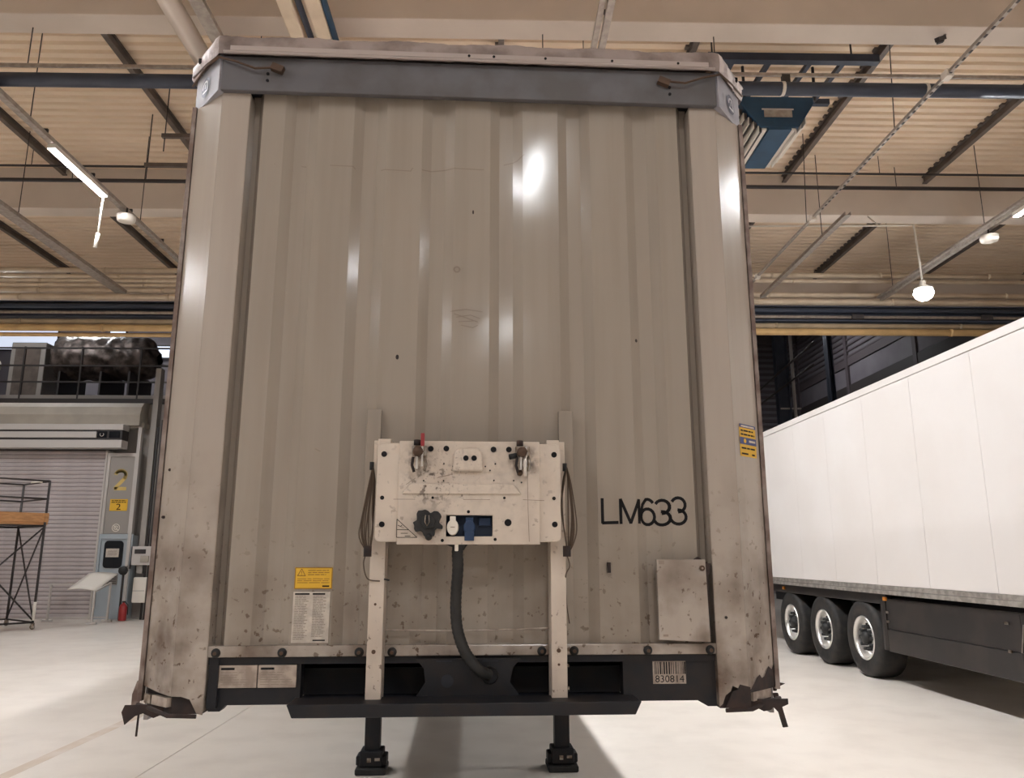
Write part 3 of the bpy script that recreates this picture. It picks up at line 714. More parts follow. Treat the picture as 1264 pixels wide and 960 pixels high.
# scratches on the skirt
MB().bar((NX + .028, 7.92, 1.0), (NX + .03, 8.0, .72), .008).build('scratch', 'galv', rf)

def wheel(parent, side=1):
    """tyre with chrome dish rim; outer face looks to -x"""
    mb = MB()
    mb.lathe([(.29, .02), (.33, 0), (.44, -.012), (.50, .0), (.525, .03), (.53, .06), (.53, .34), (.52, .37), (.47, .385), (.30, .38)], (0, 0, 0), 'x', 40)
    for r_ in (.505,):
        pass
    tw = mb.build('wheel', 'tyre', parent)
    for x in (.11, .2, .29):
        pass
    MB().lathe([(.305, .012), (.30, -.004), (.285, .0), (.272, .03), (.262, .08), (.25, .125), (.225, .14), (.195, .115), (.10, .11), (.10, .08)], (0, 0, 0), 'x', 36).build('rim', 'chrome', tw)
    MB().lathe([(.10, .115), (.095, .04), (.085, .005), (.04, -.01), (0, -.01)], (0, 0, 0), 'x', 20).build('hub', 'rubber', tw)
    for k in range(10):
        a = 2 * PI * k / 10
        MB().lathe([(.0, .015), (.022, .02), (.027, .12)], (.0, .158 * math.cos(a), .158 * math.sin(a)), 'x', 8).build('wheel_nut', 'rubber', tw)
    for k in range(10):
        a = 2 * PI * (k + .5) / 10
        MB().lathe([(0, .112), (.022, .112), (.022, .140)], (0, .212 * math.cos(a), .212 * math.sin(a)), 'x', 8).build('rim_hole', 'dark', tw)
    return tw
w0 = wheel(rf); w0.location = (NX + .07, 11.46, .528)
for y in (12.80, 14.13): copy_part(w0, rf, (NX + .07, y, .528))
for y in (11.46, 12.80, 14.13):
    c = copy_part(w0, rf, (NXE - .07, y, .528)); c.rotation_euler.z = PI
    MB().tube([(NX + .3, y, .53), (NXE - .3, y, .53)], .075, 10).build('axle', 'chassis', rf)
    MB().box(NX + .52, NX + .72, y - .12, y + .12, .5, .9).build('suspension', 'chassis', rf)
MB().box(NX + .16, NX + .7, 10.9, 14.9, 1.06, 1.15).build('underbody', 'chassis', rf)
for x in (NX + .5, NXE - .5):
    lg = MB().box(x - .06, x + .06, 5.7, 5.82, .08, 1.17).build('landing_leg', 'chassis', rf)
    MB().box(x - .13, x + .13, 5.62, 5.9, 0, .06).build('foot', 'chassis', lg, .01)

# ================================================================ MAIN TRAILER
TR = thing('curtain_trailer', 'grey curtain-sided semi trailer seen from the front with corrugated panel marked LM633', 'trailer', (-.1071, 3.112, 0), R(2.1))
VC = (-.755, -.453, -.151, .151, .453, .755)
CR, VA = .056, .081
def prof(x):
    ax_ = abs(x)
    if ax_ > .925: return min(.115, CR + (ax_ - .925) / .03 * .059)
    for c in VC:
        d = abs(x - c)
        if d <= .030: return VA
        if d <= .072: return VA + (CR - VA) * (d - .030) / .042
    return CR
KN = sorted([c + s_ * d for c in VC for s_ in (-1, 1) for d in (.030, .072)] + [-.925, .925, -.955, .955])
xs = [-.985] + KN + [.985]
mb = MB(); rows = [1.33 + i * .15 for i in range(16)] + [3.70]
vs = []
for z in rows:
    for x in xs: vs.append((x, prof(x) + .0012 * math.sin(z * 3.1 + x * 7), z))
n = len(xs)
mb.add(vs, [(j * n + i, j * n + i + 1, (j + 1) * n + i + 1, (j + 1) * n + i) for j in range(len(rows) - 1) for i in range(n - 1)])
o = mb.build('corrugated_panel', 'panel', TR)
MB().box(-.98, .98, .13, .16, 1.3, 3.7).build('panel_back', 'chassis', TR)
# corner posts: front strip, chamfer, return; torn at the foot
def post(s_):
    zt = 3.665
    def strip(a, b, bottom):
        """a,b plan points; bottom: list of (t, z)"""
        mb_ = MB(); vs_ = []
        for t_, z in bottom:
            x, y = a[0] + (b[0] - a[0]) * t_, a[1] + (b[1] - a[1]) * t_
            for k in range(7):
                f = k / 6; vs_.append((s_ * x, y, z + (zt - z) * f))
        return vs_, [(i * 7 + k, (i + 1) * 7 + k, (i + 1) * 7 + k + 1, i * 7 + k + 1) for i in range(len(bottom) - 1) for k in range(6)]
    if s_ < 0:
        fb = [(0, 1.10), (.18, 1.105), (.3, 1.13), (.42, 1.155), (.7, 1.165), (1, 1.165)]
        cb = [(0, 1.165), (.5, 1.172), (1, 1.185)]
    else:
        fb = [(0, 1.11), (.1, 1.12), (.2, 1.15), (.38, 1.165), (.45, 1.185), (.55, 1.18), (.7, 1.172), (1, 1.168)]
        cb = [(0, 1.168), (.15, 1.175), (.3, 1.19), (.42, 1.205), (.55, 1.20), (.68, 1.215), (.8, 1.225), (.9, 1.22), (1, 1.235)]
    mb_ = MB()
    for a, b, bt in (((.978, .03), (1.096, .03), fb), ((1.096, .03), (1.25, .168), cb), ((.978, .115), (.978, .03), [(0, 1.12), (1, 1.11)]), ((1.25, .168), (1.25, .30), [(0, 1.19), (1, 1.19)])):
        mb_.add(*strip(a, b, bt))
    o_ = mb_.build('corner_post', 'post', TR)
    q_ = o_.modifiers.new('so', 'SOLIDIFY'); q_.thickness = .004; q_.offset = 0
    # foot: dark bracket, reflector, plate
    MB().box(*sorted((s_ * .985, s_ * 1.10)), .05, .14, 1.10, 1.20).build('foot_bracket', 'rust', TR)
    pl = [(s_ * 1.10, .06), (s_ * 1.24, .185), (s_ * 1.24, .22), (s_ * 1.08, .22)]
    MB().prism(pl, 1.095, 1.26).build('foot_bracket', 'rust', TR)
    def onch(t0, t1, z0, z1, off, name, m):
        d = Vector((.154, .138)).normalized(); nn = Vector((d.y, -d.x))
        P = [Vector((1.096, .04)) + Vector((.154, .138)) * t_ + nn * off for t_ in (t0, t1)]
        Q = [p_ - nn * .02 for p_ in P]
        MB().prism([(s_ * p_.x, p_.y) for p_ in (P[0], P[1], Q[1], Q[0])], z0, z1).build(name, m, TR)
    onch(.08, .62 if s_ < 0 else .78, 1.125, 1.158, .012, 'pale_marker', 'plate')
    if s_ < 0: onch(.66, .9, 1.125, 1.158, .012, 'marker_lens', 'steel')
    MB().tube([(s_ * 1.0, .03, 1.095), (s_ * 1.1, .02, 1.10), (s_ * 1.20, .1, 1.115), (s_ * 1.27, .17, 1.115)], .008, 6).build('foot_wire', 'rust', TR)
    MB().bar((s_ * 1.262, .175, 1.15 if s_ > 0 else 1.13), (s_ * 1.262, .175, 3.67), .018, .03).build('curtain_pole', 'pole', TR)
    MB().bar((s_ * 1.274, .20, 1.16), (s_ * 1.274, .20, 3.67), .008, .03).build('pole_edge', 'bead', TR)
post(-1); post(1)
# torn strips
def shard(pts, y, m='rust', th=.006, name='torn_metal'): return MB().prism(pts, y, y + th, 'y').build(name, m, TR)
shard([(1.00, 1.105), (1.03, 1.165), (1.05, 1.17), (1.06, 1.19), (1.10, 1.18), (1.10, 1.10)], .024)
mb = MB()
jag = [(0, .0), (.1, .02), (.22, .035), (.3, .05), (.42, .06), (.5, .045), (.6, .05), (.68, .065), (.78, .085), (.9, .07), (1., .09)]
vs = []
for t_, h in jag:
    x, y = 1.096 + .156 * t_, .026 + .138 * t_
    vs += [(x, y, 1.158), (x, y, 1.158 + h)]
mb.add(vs, [(2 * i, 2 * i + 2, 2 * i + 3, 2 * i + 1) for i in range(len(jag) - 1)]); mb.build('torn_metal', 'rust', TR)
shard([(1.25, 1.20), (1.275, 1.19), (1.262, 1.175), (1.30, 1.168), (1.27, 1.155), (1.262, 1.14), (1.25, 1.14)], .18)
MB().prism([(1.252, 1.13), (1.272, 1.13), (1.305, 1.0), (1.285, .998)], .19, .20, 'y').build('hanging_strip', 'rust', TR)
shard([(1.0, 1.10), (1.13, 1.10), (1.16, 1.085), (1.19, 1.09), (1.20, 1.10), (1.23, 1.07), (1.235, 1.10), (1.26, 1.11), (1.26, 1.13), (1.0, 1.13)], .06)
shard([(-1.30, 1.10), (-1.285, 1.055), (-1.25, 1.085), (-1.22, 1.095), (-1.18, 1.078), (-1.15, 1.09), (-1.10, 1.095), (-1.0, 1.105), (-1.0, 1.125), (-1.29, 1.125)], .10)
shard([(-1.30, 1.11), (-1.30, 1.15), (-1.285, 1.20), (-1.27, 1.20), (-1.27, 1.11)], .185, 'pole')
MB().tube([(-1.262, .17, 1.10), (-1.264, .17, 1.0)], .004, 6).build('hanging_wire', 'rust', TR)
# roof cap
cap = [(-1.1077, 0), (1.1077, 0), (1.275, .21), (1.275, .42), (-1.275, .42), (-1.275, .21)]
# fascia front and corner plates
MB().box(-1.10, 1.10, 0, .03, 3.663, 3.828).build('fascia_board', 'fascia', TR, .004)
for s_ in (-1, 1):
    tag(MB().prism([(s_ * 1.1077, -.002), (s_ * 1.278, .21), (s_ * 1.278, .42), (s_ * 1.25, .42), (s_ * 1.25, .22), (s_ * 1.09, .02)], 3.660, 3.835).build('corner_cap', 'corner', TR), 'pale blue-grey corner cap')
MB().prism([(-1.09, .02), (1.09, .02), (1.25, .22), (1.25, .42), (-1.25, .42), (-1.25, .22)], 3.70, 3.82).build('cap_inside', 'chassis', TR)
for s_ in (-1, 1):
    for z in (3.745, 3.712): MB().disc((s_ * .885 if s_ > 0 else -.90, z), .007, -.004, 0, 8).build('cap_screw', 'ink', TR)
# tarpaulin edge
path = [(-1.285, .60), (-1.285, .205), (-1.115, -.012), (1.115, -.012), (1.285, .205), (1.285, .60)]
pts = []
for a, b in zip(path[:-1], path[1:]):
    L_ = math.hypot(b[0] - a[0], b[1] - a[1]); k = max(2, int(L_ / .025))
    pts += [(a[0] + (b[0] - a[0]) * i / k, a[1] + (b[1] - a[1]) * i / k) for i in range(k)]
pts.append(path[-1])
vs = []; nz = 6
for i, (x, y) in enumerate(pts):
    for k in range(nz + 1):
        f = k / nz
        chamf = abs(x) > 1.115
        amp = .016 if chamf else .004
        w_ = amp * (math.sin(i * .9 + k * 1.7) + math.sin(i * 2.3 - k) + (.6 if chamf else 0)) * .5
        bulge = -.012 * math.sin(f * PI)
        tz = 3.829 + f * .090 + (.004 * math.sin(i * .35) if k == nz else 0) + (.006 if chamf and k == nz else 0)
        sx_ = (1 if x > 0 else -1) if chamf else 0
        vs.append((x + sx_ * (w_ - bulge), y + (w_ + bulge), tz))
n = nz + 1
fs = [(i * n + k, (i + 1) * n + k, (i + 1) * n + k + 1, i * n + k + 1) for i in range(len(pts) - 1) for k in range(nz)]
te = tag(MB().add(vs, fs, True).build('tarpaulin_edge', 'tarp', TR), 'stained crumpled roof tarpaulin edge')
M['tarpc'] = mat('pale_crumpled_tarpaulin', (.60, .52, .50), .45, c2=(.24, .18, .17), nscale=14, spread=(.45, .68), bump=.9, bscale=30, detail=8)
te.data.materials.append(M['tarpc'])
for pg in te.data.polygons:
    if 1.12 < abs(pg.center.x) and pg.center.y < .25: pg.material_index = 1
MB().prism([(-1.27, .21), (-1.10, .0), (1.10, .0), (1.27, .21), (1.27, 13.6), (-1.27, 13.6)], 3.90, 3.915).build('roof', 'tarp', TR)
MB().tube([(x, y - .016, 3.829) for x, y in ((-1.09, -.012), (-.4, -.012), (.4, -.012), (1.09, -.012))], .007, 6).build('tarpaulin_piping', 'bead', TR)
MB().bar((-1.06, -.031, 3.846), (1.06, -.031, 3.846), .006, .022).build('tarpaulin_hem', 'bead', TR)
for x in (-.02, .09, .32, .62, .92): MB().disc((x, 3.846), .006, -.037, -.033, 8).build('rivet', 'ink', TR)
for s_ in (-1, 1):
    x = s_ * .857
    MB().bar((x - .025, -.01, 3.775), (x + .025, -.01, 3.755), .03, .03).build('rope_hook', 'bolt', TR)
    MB().tube([(x, -.02, 3.765), (s_ * .95, -.025, 3.765 - .01), (s_ * 1.04, -.02, 3.79), (s_ * 1.12, -.01, 3.815), (s_ * 1.20, .09, 3.84), (s_ * 1.295, .2, 3.845)], .005, 6).build('elastic_rope', 'bolt', TR)
    MB().tube([(s_ * 1.115, -.02, 3.80), (s_ * 1.2, .09, 3.83), (s_ * 1.295, .2, 3.80)] if s_ < 0 else [(s_ * 1.05, -.02, 3.825), (s_ * 1.2, .1, 3.85), (s_ * 1.295, .2, 3.865)], .005, 6).build('elastic_rope', 'bolt', TR)
    MB().box(*sorted((s_ * 1.215, s_ * 1.245)), .11, .125, 3.865, 3.885).build('eyelet', 'ink', TR)
# emblem on the corner caps
def emblem(s_, m1, m2):
    d = Vector((.1703, .212)); d.normalize(); nn = Vector((d.y, -d.x))
    base = Vector((1.1077, -.002)) + d * .150
    def f(u, v):
        q_ = base + d * (u * (s_)) + nn * (.003 if True else 0)
        return (s_ * q_.x, q_.y, v)
    def fo(off): return lambda u, v: (lambda q_: (s_ * q_.x, q_.y, v))(base + d * (u * s_) + nn * off)
    cz = 3.742
    decal('emblem_disc', [[(0.048 * math.cos(2 * PI * k / 24), cz + .048 * math.sin(2 * PI * k / 24)) for k in range(24)]], m1, TR, fo(.003))
    st = [[(-.028, cz - .004), *[(x_, z_) for x_, z_ in arc(0, cz + .002, .026, .024, 170, 0, 10)], (.027, cz - .024), (-.024, cz - .024)], [(0, cz + .012), (0, cz - .008)]]
    decal('emblem_sign', ribbons(st, .009), m2, TR, fo(.005))
M['emb'] = mat('emblem_slate', (.085, .08, .12), .5); M['embw'] = mat('emblem_white', (.62, .60, .62), .5)
emblem(1, 'emb', 'embw'); emblem(-1, 'emb', 'embw')
# curtain sides, roof rails, floor and rear
for s_ in (-1, 1):
    MB().box(*sorted((s_ * 1.245, s_ * 1.262)), .22, 13.5, 1.05, 3.75).build('side_curtain', 'curtain', TR)
    MB().box(*sorted((s_ * 1.235, s_ * 1.275)), .42, 13.6, 3.72, 3.90).build('roof_rail', 'alu', TR)
    for y in [1.0 + i * 1.3 for i in range(10)]: MB().box(*sorted((s_ * 1.262, s_ * 1.268)), y, y + .05, 1.0, 3.7).build('curtain_strap', 'rubber', TR)
    MB().box(*sorted((s_ * .45, s_ * .58)), 1.9, 13.4, .88, 1.14).build('chassis_rail', 'chassis', TR)
MB().box(-1.24, 1.24, .2, 13.55, 1.14, 1.24).build('load_floor', 'chassis', TR)
MB().box(-1.25, 1.25, 13.5, 13.6, 1.1, 3.9).build('rear_door', 'curtain', TR)
# bottom rail with bolts
MB().box(-.98, .98, .035, .10, 1.302, 1.343).build('bottom_rail', 'post', TR, .004)
for x in (-.947, -.70, -.41, -.285, .29, .416, .705, .952):
    b_ = MB().lathe([(0, -.014), (.009, -.013), (.016, -.006), (.018, 0)], (x, .034, 1.318), 'y', 14).build('rail_bolt', 'rubber', TR)
    MB().disc((x, 1.318), .007, .016, .021, 8).build('bolt_head', 'bolt', b_)
# chassis cross beam
MB().box(-.975, .985, .05, .12, 1.275, 1.302).build('beam_flange', 'chassis', TR)
MB().prism([(-.978, 1.302), (-.968, 1.106), (-.925, 1.106), (-.905, 1.128), (-.63, 1.128), (-.63, 1.302)], .06, .12, 'y').build('beam_plate', 'chassis', TR)
MB().prism([(.985, 1.302), (.985, 1.106), (.94, 1.106), (.90, 1.128), (.61, 1.128), (.61, 1.302)], .06, .12, 'y').build('beam_plate', 'chassis', TR)
MB().box(-.97, -.935, .04, .07, 1.12, 1.30).build('beam_plate', 'chassis', TR)
MB().box(-.64, .62, .34, .36, 1.13, 1.30).build('recess_back', 'inner', TR)
MB().box(-.64, .62, .08, .36, 1.292, 1.30).build('recess_top', 'inner', TR)
MB().prism([(-.19, 1.295), (.205, 1.295), (.175, 1.26), (.165, 1.21), (.20, 1.165), (.25, 1.13), (-.23, 1.13), (-.19, 1.16), (-.155, 1.21), (-.16, 1.26)], .0, .02, 'y').build('coupling_plate', 'chassis', TR)
MB().disc((-.072, 1.217), .024, -.006, -.001, 16).build('round_hole', 'inner', TR)
for x in (-.115, .06): MB().box(x, x + .06, -.004, 0, 1.145, 1.152).box(x, x + .06, -.004, 0, 1.285, 1.289).build('slot', 'inner', TR)
MB().prism([(-.635, 1.163), (-.615, 1.118), (.612, 1.118), (.635, 1.163)], -.15, .0, 'y').build('front_lip', 'chassis', TR, .003)
MB().box(-.645, .625, .07, .36, 1.128, 1.136).build('recess_floor', 'inner', TR)
MB().box(-.60, .60, .0, .9, 1.10, 1.127).build('skid_plate', 'chassis', TR)
# data plates, barcode
pm_ = lambda y: (lambda u, v: (u, y, v))
for x0, x1 in ((-.937, -.793), (-.789, -.645)):
    d_ = MB().box(x0, x1, .052, .06, 1.19, 1.272).build('data_plate', 'plate', TR, .002)
    decal('print', [rect(x0 + .008, x0 + .055, 1.256, 1.262)] + textlines(x0 + .01, x1 - .01, 1.198, 1.25, 6, .25, .5), 'print', d_, pm_(.0505))
    decal('heading', [rect(x0 + .01, x0 + .06, 1.255, 1.263)], 'ink', d_, pm_(.0500))
bc = decal('barcode_label', [rect(.727, .858, 1.242, 1.274), rect(.727, .858, 1.19, 1.242)], 'plate', TR, pm_(.0585)); bc.name = 'barcode_label'
bars = []; x = .735
while x < .852:
    w_ = random.choice((.0022, .003, .0055)); bars.append(rect(x, x + w_, 1.226, 1.272)); x += w_ + random.choice((.0025, .004, .005))
decal('bars', bars, 'ink', bc, pm_(.0575))
decal('number', font_polys('830814', .037, .793, 1.196, 1.05), 'ink', bc, pm_(.0575))
# lettering LM633 on the corrugation
pf = lambda off: (lambda u, v: (u, prof(u) - off, v))
B0, B1 = 1.808, 1.905
def up3(cx, cz, h, w_):   # a 3
    r_ = h * .27
    return [*arc(cx, cz + h - r_, w_ * .46, r_, 150, -90, 12)], [*arc(cx - .002, cz + h * .27, w_ * .52, h * .27, 90, -155, 14)]
S = [[(.543, B1), (.543, B0), (.606, B0 + .002)], [(.618, B0 - .002), (.618, B1 - .002), (.658, B0), (.695, B1 - .003), (.695, B0)],
     [*arc(.733, B1 - .032, .028, .032, 35, 100, 5), (.712, B1 - .022), (.704, B0 + .045), (.705, B0 + .03)], arc(.733, B0 + .026, .029, .032, 180, -180, 18)]
S += [*up3(.793, B0 - .007, .100, .060), *up3(.856, B0 - .004, .106, .062)]
tag(decal('lettering', ribbons(S, .0125), 'ink', TR, pf(.0015), KN), 'black lettering LM633')
# warning sticker and sheet on the panel
SY = pf(.002)
st_ = decal('warning_sticker', [rect(-.673, -.527, 1.552, 1.634)], 'yellow', TR, SY, KN)
decal('border', ribbons([[(-.671, 1.554), (-.529, 1.554), (-.529, 1.632), (-.671, 1.632), (-.671, 1.554)]], .003), 'inky', st_, pf(.0028), KN)
decal('triangle', ribbons([[(-.662, 1.602), (-.632, 1.602), (-.647, 1.628), (-.662, 1.602)], [(-.647, 1.619), (-.647, 1.611)], [(-.647, 1.607), (-.647, 1.605)]], .003), 'inky', st_, pf(.0028), KN)
decal('print', textlines(-.622, -.535, 1.602, 1.626, 3, .35, .2) + textlines(-.662, -.535, 1.572, 1.594, 3, .3, .2), 'inky', st_, pf(.0028), KN)
decal('heading', [rect(-.565, -.538, 1.560, 1.565)], 'ink', st_, pf(.0028), KN)
s2 = decal('instruction_sheet', [rect(-.674, -.533, 1.351, 1.541)], 'paper', TR, SY, KN)
decal('print', textlines(-.667, -.612, 1.362, 1.528, 26, .42, .35) + textlines(-.598, -.545, 1.372, 1.528, 25, .42, .35), 'print', s2, pf(.0028), KN)
decal('heading', [rect(-.668, -.612, 1.530, 1.536), rect(-.600, -.552, 1.530, 1.536), rect(-.592, -.545, 1.358, 1.363)], 'ink', s2, pf(.0028), KN)
# telephone sticker on the right chamfer
def chm(off):
    d = Vector((.154, .138)).normalized(); nn = Vector((d.y, -d.x)); b0 = Vector((1.096, .03))
    return lambda u, v: (lambda q_: (q_.x, q_.y, v))(b0 + d * u + nn * (off + .003))
def stk(z0, z1, m, name='sticker_band'): return decal(name, [rect(.040, .178, z0, z1)], m, TR, chm(.001))
a_ = stk(2.085, 2.222, 'yellow', 'telephone_sticker')
decal('blue_band', [rect(.040, .178, 2.207, 2.222), rect(.040, .178, 2.136, 2.166)], 'blueprint', a_, chm(.002))
decal('print', textlines(.05, .168, 2.170, 2.203, 2, .4, .1) + textlines(.05, .168, 2.110, 2.130, 1, .35, .2) + [rect(.05, .105, 2.093, 2.100), rect(.135, .16, 2.092, 2.099)], 'ink', a_, chm(.002))
decal('white_print', [rect(.052, .165, 2.210, 2.217), rect(.115, .168, 2.147, 2.156)], 'paper', a_, chm(.003))
decal('blob', [[(.081 + .011 * math.cos(k * PI / 6), 2.151 + .010 * math.sin(k * PI / 6)) for k in range(12)]], 'yellow', a_, chm(.003))
# scuffs and dents on the panel
sc = [[(-.86, 3.345), (-.83, 3.352), (-.78, 3.352), (-.73, 3.348)], [(-.62, 3.347), (-.52, 3.345), (-.512, 3.335)], [(-.40, 3.335), (-.27, 3.33), (-.262, 3.345)], [(-.22, 3.338), (-.12, 3.35), (.06, 3.345)], [(.09, 3.37), (.20, 3.40), (.23, 3.425)],
      [(-.085, 2.69), (-.02, 2.70), (.05, 2.69)], [(-.06, 2.665), (0, 2.675), (.04, 2.66)], [(-.05, 2.645), (.02, 2.65)], [(-.04, 2.63), (.01, 2.62), (.03, 2.63)], [(-.07, 2.68), (.03, 2.645)],
      [(-.305, 2.492), (-.298, 2.478)], [(.004, 3.148), (.006, 3.136)], [(.708, 2.583), (.71, 2.573)], [(-.62, 2.10), (-.6, 2.09)]]
decal('scuff_marks', ribbons(sc[:5], .005) + ribbons(sc[5:], .004), 'scuff', TR, pf(.001), KN)['kind'] = 'stuff'
decal('dent_ring', ribbons([arc(-.061, 2.878, .012, .012, 0, 360, 10)], .007), 'scuff', TR, pf(.001), KN)
decal('puncture', [[(-.303 + .007 * math.cos(k * PI / 4), 2.487 + .011 * math.sin(k * PI / 4)) for k in range(8)], [(.709 + .006 * math.cos(k * PI / 4), 2.578 + .008 * math.sin(k * PI / 4)) for k in range(8)],
                   [(.006 + .004 * math.cos(k * PI / 4), 3.143 + .01 * math.sin(k * PI / 4)) for k in range(8)]], 'rust', TR, pf(.0015), KN)
MB().bar((.562, .045, 1.652), (.562, .045, 1.612), .012, .02).build('small_hook', 'rust', TR)
for z, x in ((2.02, -1.215), (1.83, -1.225), (1.44, 1.02)): MB().disc((x, z), .006, .13 if x < 0 else .025, .16, 8).build('post_rivet', 'rust', TR)
# white mounting posts
for s_ in (-1, 1):
    a, b = (-.371, -.314) if s_ < 0 else (.318, .377)
    MB().box(a, b, -.06, -.045, 1.15, 2.12).box(a, a + .006, -.045, .05, 1.15, 2.12).box(b - .006, b, -.045, .05, 1.15, 2.12).build('mounting_post', 'white', TR, .002)
    a2, b2 = (-.415, -.357) if s_ < 0 else (.366, .424)
    MB().box(a2, b2, .030, .056, 1.75, 2.262).build('upper_bracket', 'panel', TR, .003)
    MB().box(*sorted((s_ * .30, s_ * .349)), -.12, -.05, 2.06, 2.118).build('corner_tab', 'white', TR, .002)
    MB().disc((s_ * .345, 1.33), .008, -.064, -.06, 8).build('post_bolt', 'bolt', TR)
    MB().disc((s_ * .345, 1.50 if s_ < 0 else 1.28), .005, -.062, -.06, 8).build('post_bolt', 'bolt', TR)
    for z in (1.27, 1.19): MB().box(*sorted((s_ * (.372 if s_ > 0 else .36) + (0 if s_ > 0 else -.012), s_ * (.372 if s_ > 0 else .36) + (.012 if s_ > 0 else 0))), -.055, -.04, z, z + .01).build('lug', 'steel', TR)
# ---- connector board
cb = empty('connector_board', (0, 0, 0)); cb.parent = TR; tag(cb, 'dirty white connector board with air couplings and sockets')
def plate_grid(xs_, zs_, skip, y0, y1):
    """plate with rectangular cells left open"""
    mb_ = MB(); nx_, nz_ = len(xs_), len(zs_)
    V = {}
    bm = bmesh.new()
    vv = [[bm.verts.new((x_, y0, z_)) for z_ in zs_] for x_ in xs_]
    for i in range(nx_ - 1):
        for j in range(nz_ - 1):
            if (i, j) in skip: continue
            bm.faces.new((vv[i][j], vv[i + 1][j], vv[i + 1][j + 1], vv[i][j + 1]))
    r_ = bmesh.ops.extrude_face_region(bm, geom=bm.faces[:])
    for e in r_['geom']:
        if isinstance(e, bmesh.types.BMVert): e.co.y = y1
    bmesh.ops.recalc_face_normals(bm, faces=bm.faces)
    return bm
def bm_obj(name, bm, m, parent, bevel=0):
    me = bpy.data.meshes.new(name); bm.to_mesh(me); bm.free(); me.materials.append(M[m])
    o_ = bpy.data.objects.new(name, me); COL.objects.link(o_); o_.parent = parent
    if bevel: q_ = o_.modifiers.new('b', 'BEVEL'); q_.width = bevel; q_.segments = 2; q_.limit_method = 'ANGLE'
    return o_
# flange plate with rounded corners
rr = []
for cx, cz, a0 in ((.328, 2.077, 0), (-.326, 2.077, 90), (-.326, 1.752, 180), (.328, 1.752, 270)):
    for k in range(6): t_ = R(a0 + k * 18); rr.append((cx + .023 * math.cos(t_), cz + .023 * math.sin(t_)))
rr.append(rr[0])
bm = plate_grid([-.349, -.27, -.083, -.02, .02, .091, .285, .351], [1.729, 1.749, 1.827, 1.90, 2.10], {(2, 1), (3, 1), (4, 1)}, -.135, -.118)
for v in bm.verts:
    for sx_ in (-1, 1):
        for z_ in (1.729, 2.10):
            pass
o = bm_obj('board_plate', bm, 'white', cb)
bv = o.modifiers.new('b', 'BEVEL'); bv.width = .003; bv.segments = 2; bv.limit_method = 'ANGLE'
# rounded board corners: swap square corner for a rounded edge strip around the plate
corner_cut = bmesh.new(); corner_cut.from_mesh(o.data)
es = [e for e in corner_cut.edges if abs(e.verts[0].co.x - e.verts[1].co.x) < 1e-6 and abs(e.verts[0].co.z - e.verts[1].co.z) < 1e-6 and min(abs(e.verts[0].co.x + .349), abs(e.verts[0].co.x - .351)) < 1e-4 and min(abs(e.verts[0].co.z - 1.729), abs(e.verts[0].co.z - 2.10)) < 1e-4]
bmesh.ops.bevel(corner_cut, geom=es, offset=.022, segments=5, affect='EDGES', profile=.5)
corner_cut.to_mesh(o.data); corner_cut.free()
# raised middle of the board
bm = plate_grid([-.265, -.083, -.02, .02, .091, .27], [1.719, 1.749, 1.827, 1.905, 1.91, 1.985, 1.99, 2.107], {(1, 1), (2, 1), (3, 1)}, -.148, -.135)
for v in bm.verts:
    if v.co.y < -.14 and 1.92 < v.co.z < 2.0: v.co.y += .006
bm_obj('raised_middle', bm, 'white', cb, .004)
MB().prism([(-.062, 1.992), (.052, 1.992), (.05, 2.06), (.034, 2.078), (-.04, 2.078), (-.058, 2.06)], -.165, -.146, 'y').build('centre_pad', 'white', cb, .006)
MB().prism([(-.25, 1.905), (.20, 1.905), (.17, 1.945), (-.22, 1.945)], -.156, -.147, 'y').build('pressed_ridge', 'white', cb, .005)
for x, z, r_ in ((-.323, 2.057, .011), (.327, 2.059, .011), (-.323, 1.793, .011), (.327, 1.794, .011), (-.146, 2.077, .011), (-.087, 2.078, .011), (.093, 2.076, .011), (.152, 2.076, .011), (-.096, 1.734, .006), (.101, 1.738, .006), (.149, 1.80, .0135), (-.325, 1.892, .008), (.325, 1.892, .007), (0.0, 1.84, .006), (-.135, 1.892, .005), (.135, 1.892, .005), (-.025, 1.90, .004)):
    yb = -.137 if abs(x) > .28 else -.150
    MB().disc((x, z), r_, yb, yb + .003, 14).build('hole', 'ink' if r_ > .0045 else 'scuff', cb)
for x in (-.012, .019): MB().disc((x, 2.040), .0105, -.167, -.164, 14).build('hole', 'ink', cb)
for x, z in ((-.095, 2.02), (-.06, 2.01), (-.17, 1.955), (-.095, 1.955), (.062, 2.01), (.08, 1.995), (.10, 2.02), (.095, 1.957), (.17, 1.957), (.2, 1.95)): MB().disc((x, z), .003, -.158, -.15, 8).build('small_hole', 'ink', cb)
# dirt smears around the couplings (surface stains with a shape of their own)
M['smear'] = mat('grease_smear', (.24, .18, .14), .7, c2=(.32, .25, .2), nscale=40, spread=(.35, .6))
sm = []
rs = random.Random(3)
sm += [[(-.12, 1.965), (-.09, 1.972), (-.06, 1.98)], [(-.115, 1.968), (-.07, 1.978)], [(-.235, 1.94), (-.2, 1.965)], [(.222, 1.98), (.224, 1.85), (.228, 1.73)], [(.205, 1.885), (.285, 1.882)], [(-.02, 1.885), (.08, 1.885)], [(-.28, 1.885), (-.2, 1.885)]]
decal('grease_smears', ribbons(sm, .0022), 'smear', cb, pm_(-.1585))['kind'] = 'stuff'
# triangle label
decal('triangle_label', ribbons([[(-.266, 1.812), (-.266, 1.745), (-.19, 1.745), (-.266, 1.812)], [(-.266, 1.773), (-.222, 1.773)], [(-.262, 1.79), (-.252, 1.785), (-.246, 1.790)], [(-.25, 1.76), (-.225, 1.760)], [(-.235, 1.750), (-.215, 1.750)]], .0022), 'ink', cb, pm_(-.1495))
